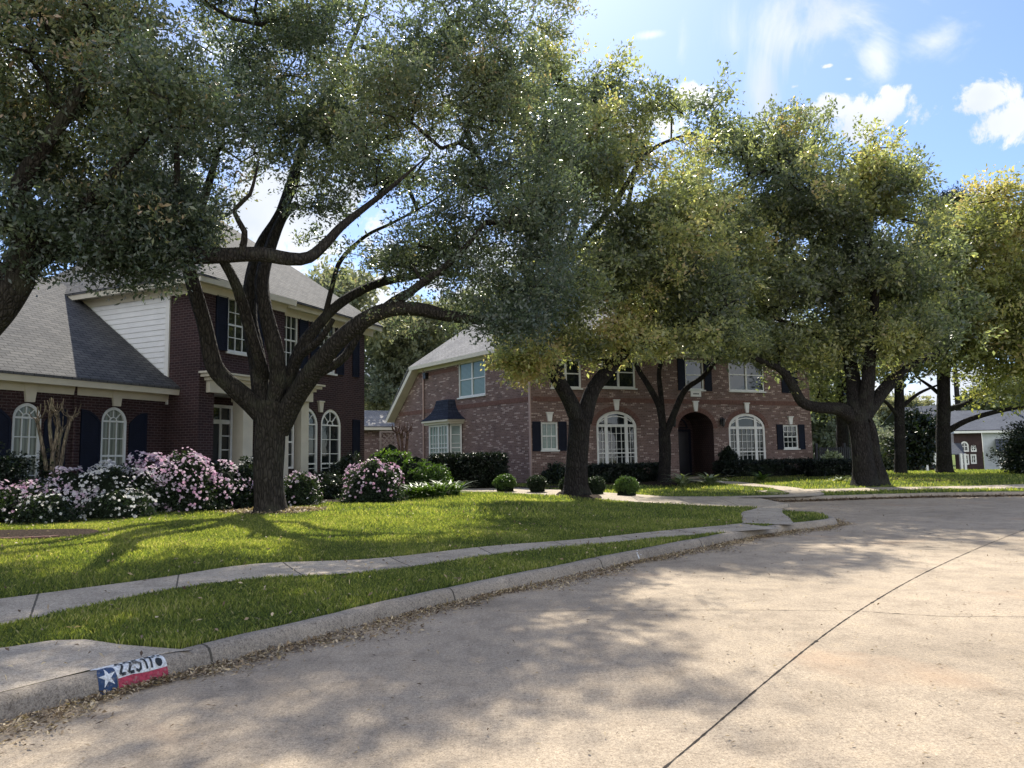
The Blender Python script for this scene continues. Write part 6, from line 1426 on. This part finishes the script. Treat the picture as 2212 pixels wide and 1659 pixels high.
rd = rr_[road_side(rr_) < -.05]; fa_ = np.array(FAR); sF = np.concatenate([[0], np.cumsum(np.hypot(*np.diff(fa_, axis=0).T))]); nF = 7000; s2 = r.random(nF)*26+.4
pf = np.c_[np.interp(s2, sF, fa_[:, 0]), np.interp(s2, sF, fa_[:, 1])-.02-np.abs(r.normal(size=nF))*.13, .004+.03*r.random(nF)]
scatter('leaf_litter', pf, .07, .035, M['litter'], 'dark leaves added along the foot of the far kerb for its shaded line', 'fallen leaves', .6, seed=9, tlo=0, thi=.25)  # dark leaf strip added in place of the kerb's own shade
scatter('leaf_litter', np.c_[rd, np.zeros(len(rd))+.003], .034, .014, M['litter'], 'scattered dry leaves and twigs lying on the concrete street', 'fallen leaves', .8, seed=3, tlo=0, thi=.75)
q5 = np.c_[r.uniform(-14, 6.5, 9000), r.uniform(4.5, 20, 9000)]; 
A5 = np.array(L1); ok5 = np.zeros(len(q5), bool); j5 = len(A5)-1
for i5 in range(len(A5)):
    a5, b5 = A5[i5], A5[j5]; c5 = ((a5[1] > q5[:, 1]) != (b5[1] > q5[:, 1])); x5 = (b5[0]-a5[0])*(q5[:, 1]-a5[1])/(b5[1]-a5[1]+1e-12)+a5[0]; ok5 ^= c5 & (q5[:, 0] < x5); j5 = i5
q5 = q5[ok5]; d5 = kdist(q5[:, 0], q5[:, 1]); q5 = q5[(r.random(len(q5)) < .22+.78*np.exp(-d5*2.2))]
scatter('leaf_litter', np.c_[q5, lawn_z(q5[:, 0], q5[:, 1])+.042], .055, .022, M['litter'], 'brown leaves caught in the grass of the lawn and along the verge edge', 'fallen leaves', .5, seed=12)
# gravel and petals in the ring round the oak
n_ = 1500; a_ = r.random(n_)*6.283; q_ = np.sqrt(r.random(n_)); gx = b1_.x+1.3*q_*np.cos(a_); gy = b1_.y+.25+.9*q_*np.sin(a_)
scatter('gravel', np.c_[gx, gy, lawn_z(gx, gy)+.06*(1-q_**2)+.005], .05, .045, M['petal_w'] if False else M['litter'], 'pale gravel and bark chips in the ring round the oak', 'gravel', .5, seed=4, tlo=.3, thi=1)
# brick edging of the left bed
mb = MB(); 
for i in range(16):
    a = -math.pi/2+.9-(i*.11); x = -9.2+2.08*math.cos(a); y = 13.0+1.03*math.sin(a); mb.box((x, y, lz(x, y)+.02), (.20, .09, .09), a+math.pi/2)
o = mb.build('bed_edging', M['brick_band']); tag(o, 'curved row of weathered edging bricks round the left oak bed', 'edging')
# grass blades
def inpoly(P_, poly):
    A = np.array(poly); c = np.zeros(len(P_), bool); j = len(A)-1
    for i in range(len(A)):
        a, b = A[i], A[j]; cond = ((a[1] > P_[:, 1]) != (b[1] > P_[:, 1])); x = (b[0]-a[0])*(P_[:, 1]-a[1])/(b[1]-a[1]+1e-12)+a[0]; c ^= cond & (P_[:, 0] < x); j = i
    return c
walkpoly = gup+glo[::-1]; cross = resamp([tuple(p) for p in ca], 12)+resamp([tuple(p) for p in cb], 12)[::-1]
padpoly = resamp(gp, 30)+[kk[i] for i in range(i0, i1+1)][::-1]
def blades(name, n, region, ylo, yhi, h_, w_, label, seed, power=1.0, shrink=.03):
    r = np.random.default_rng(seed); y = ylo+(yhi-ylo)*r.random(n)**power; x = (r.random(n)*2-1)*y*.75; P_ = np.c_[x, y]
    k = inpoly(P_, region)
    for pg_ in (walkpoly, cross, padpoly, *WR):
        pg2 = np.array(pg_); k &= ~inpoly(P_, pg_)
    P_ = P_[k]
    k = ~(((P_[:, 0]-b1_.x)/1.3)**2+((P_[:, 1]-b1_.y-.25)/.9)**2 < 1); k &= ~(((P_[:, 0]+9.2)/2.0)**2+((P_[:, 1]-13.0)/.95)**2 < 1); P_ = P_[k]
    k = ~inpoly(P_, bedline); P_ = P_[k]
    n = len(P_); z = lawn_z(P_[:, 0], P_[:, 1]); a = r.random(n)*6.283; H = h_*(.55+.8*r.random(n)); W = w_*(.7+.6*r.random(n)); ln = .9*H*r.random(n)
    pat = np.sin(P_[:, 0]*2.1+1.2*np.sin(P_[:, 1]*1.3))*np.sin(P_[:, 1]*2.7+P_[:, 0]*.7)
    H = H*(1+.3*pat)
    dx, dy = np.cos(a), np.sin(a); b = r.random(n)*6.283; lx, ly = np.cos(b)*ln, np.sin(b)*ln
    V = np.stack([np.c_[P_[:, 0]-dx*W/2, P_[:, 1]-dy*W/2, z-.005], np.c_[P_[:, 0]+dx*W/2, P_[:, 1]+dy*W/2, z-.005],
                  np.c_[P_[:, 0]+dx*W*.35+lx*.4, P_[:, 1]+dy*W*.35+ly*.4, z+H*.62], np.c_[P_[:, 0]+lx, P_[:, 1]+ly, z+H]], 1).reshape(-1, 3)
    pat2 = np.sin(P_[:, 0]*.8+2*np.sin(P_[:, 1]*.5))*np.sin(P_[:, 1]*1.1+1.3*np.sin(P_[:, 0]*.9)); tint = (.42+.12*pat+.14*pat2+.24*r.normal(size=n)+.3*(r.random(n) < .10)).clip(0, 1)
    H = H*(1-.25*pat2)
    o = mesh_np(name, V, np.arange(len(V)).reshape(-1, 4), M['grass'], None, False, None, tint); return tag(o, label, 'grass', kind='stuff')
bedline = [h(-150, 1152, .37), h(0, 1141, .37), h(150, 1133, .37), h(300, 1124, .38), h(430, 1115, .38), h(520, 1106, .38), h(640, 1098, .38), h(760, 1092, .38), h(850, 1090, .38), h(1000, 1075, .4), (-4, 25.5), (-6, 29), (-9, 24.5), (-14, 17), (-15, 14)]
blades('grass', 620000, L1, 4.2, 16.5, .046, .0085, 'short bright green turf blades on the front lawn and verge', 51, .85)
blades('grass', 160000, L1, 16.0, 25.5, .065, .016, 'short turf blades at the back of the front lawn', 52)
bedline = [(-.9, 29.2), (1.2, 28.6), (2.6, 29.6), (4.0, 31.0), (7.0, 31.2), (9.5, 34.5), (9.0, 37.2)]
blades('grass', 150000, L2, 24.0, 44, .07, .03, 'short turf blades on the lawns beyond the driveway', 53)
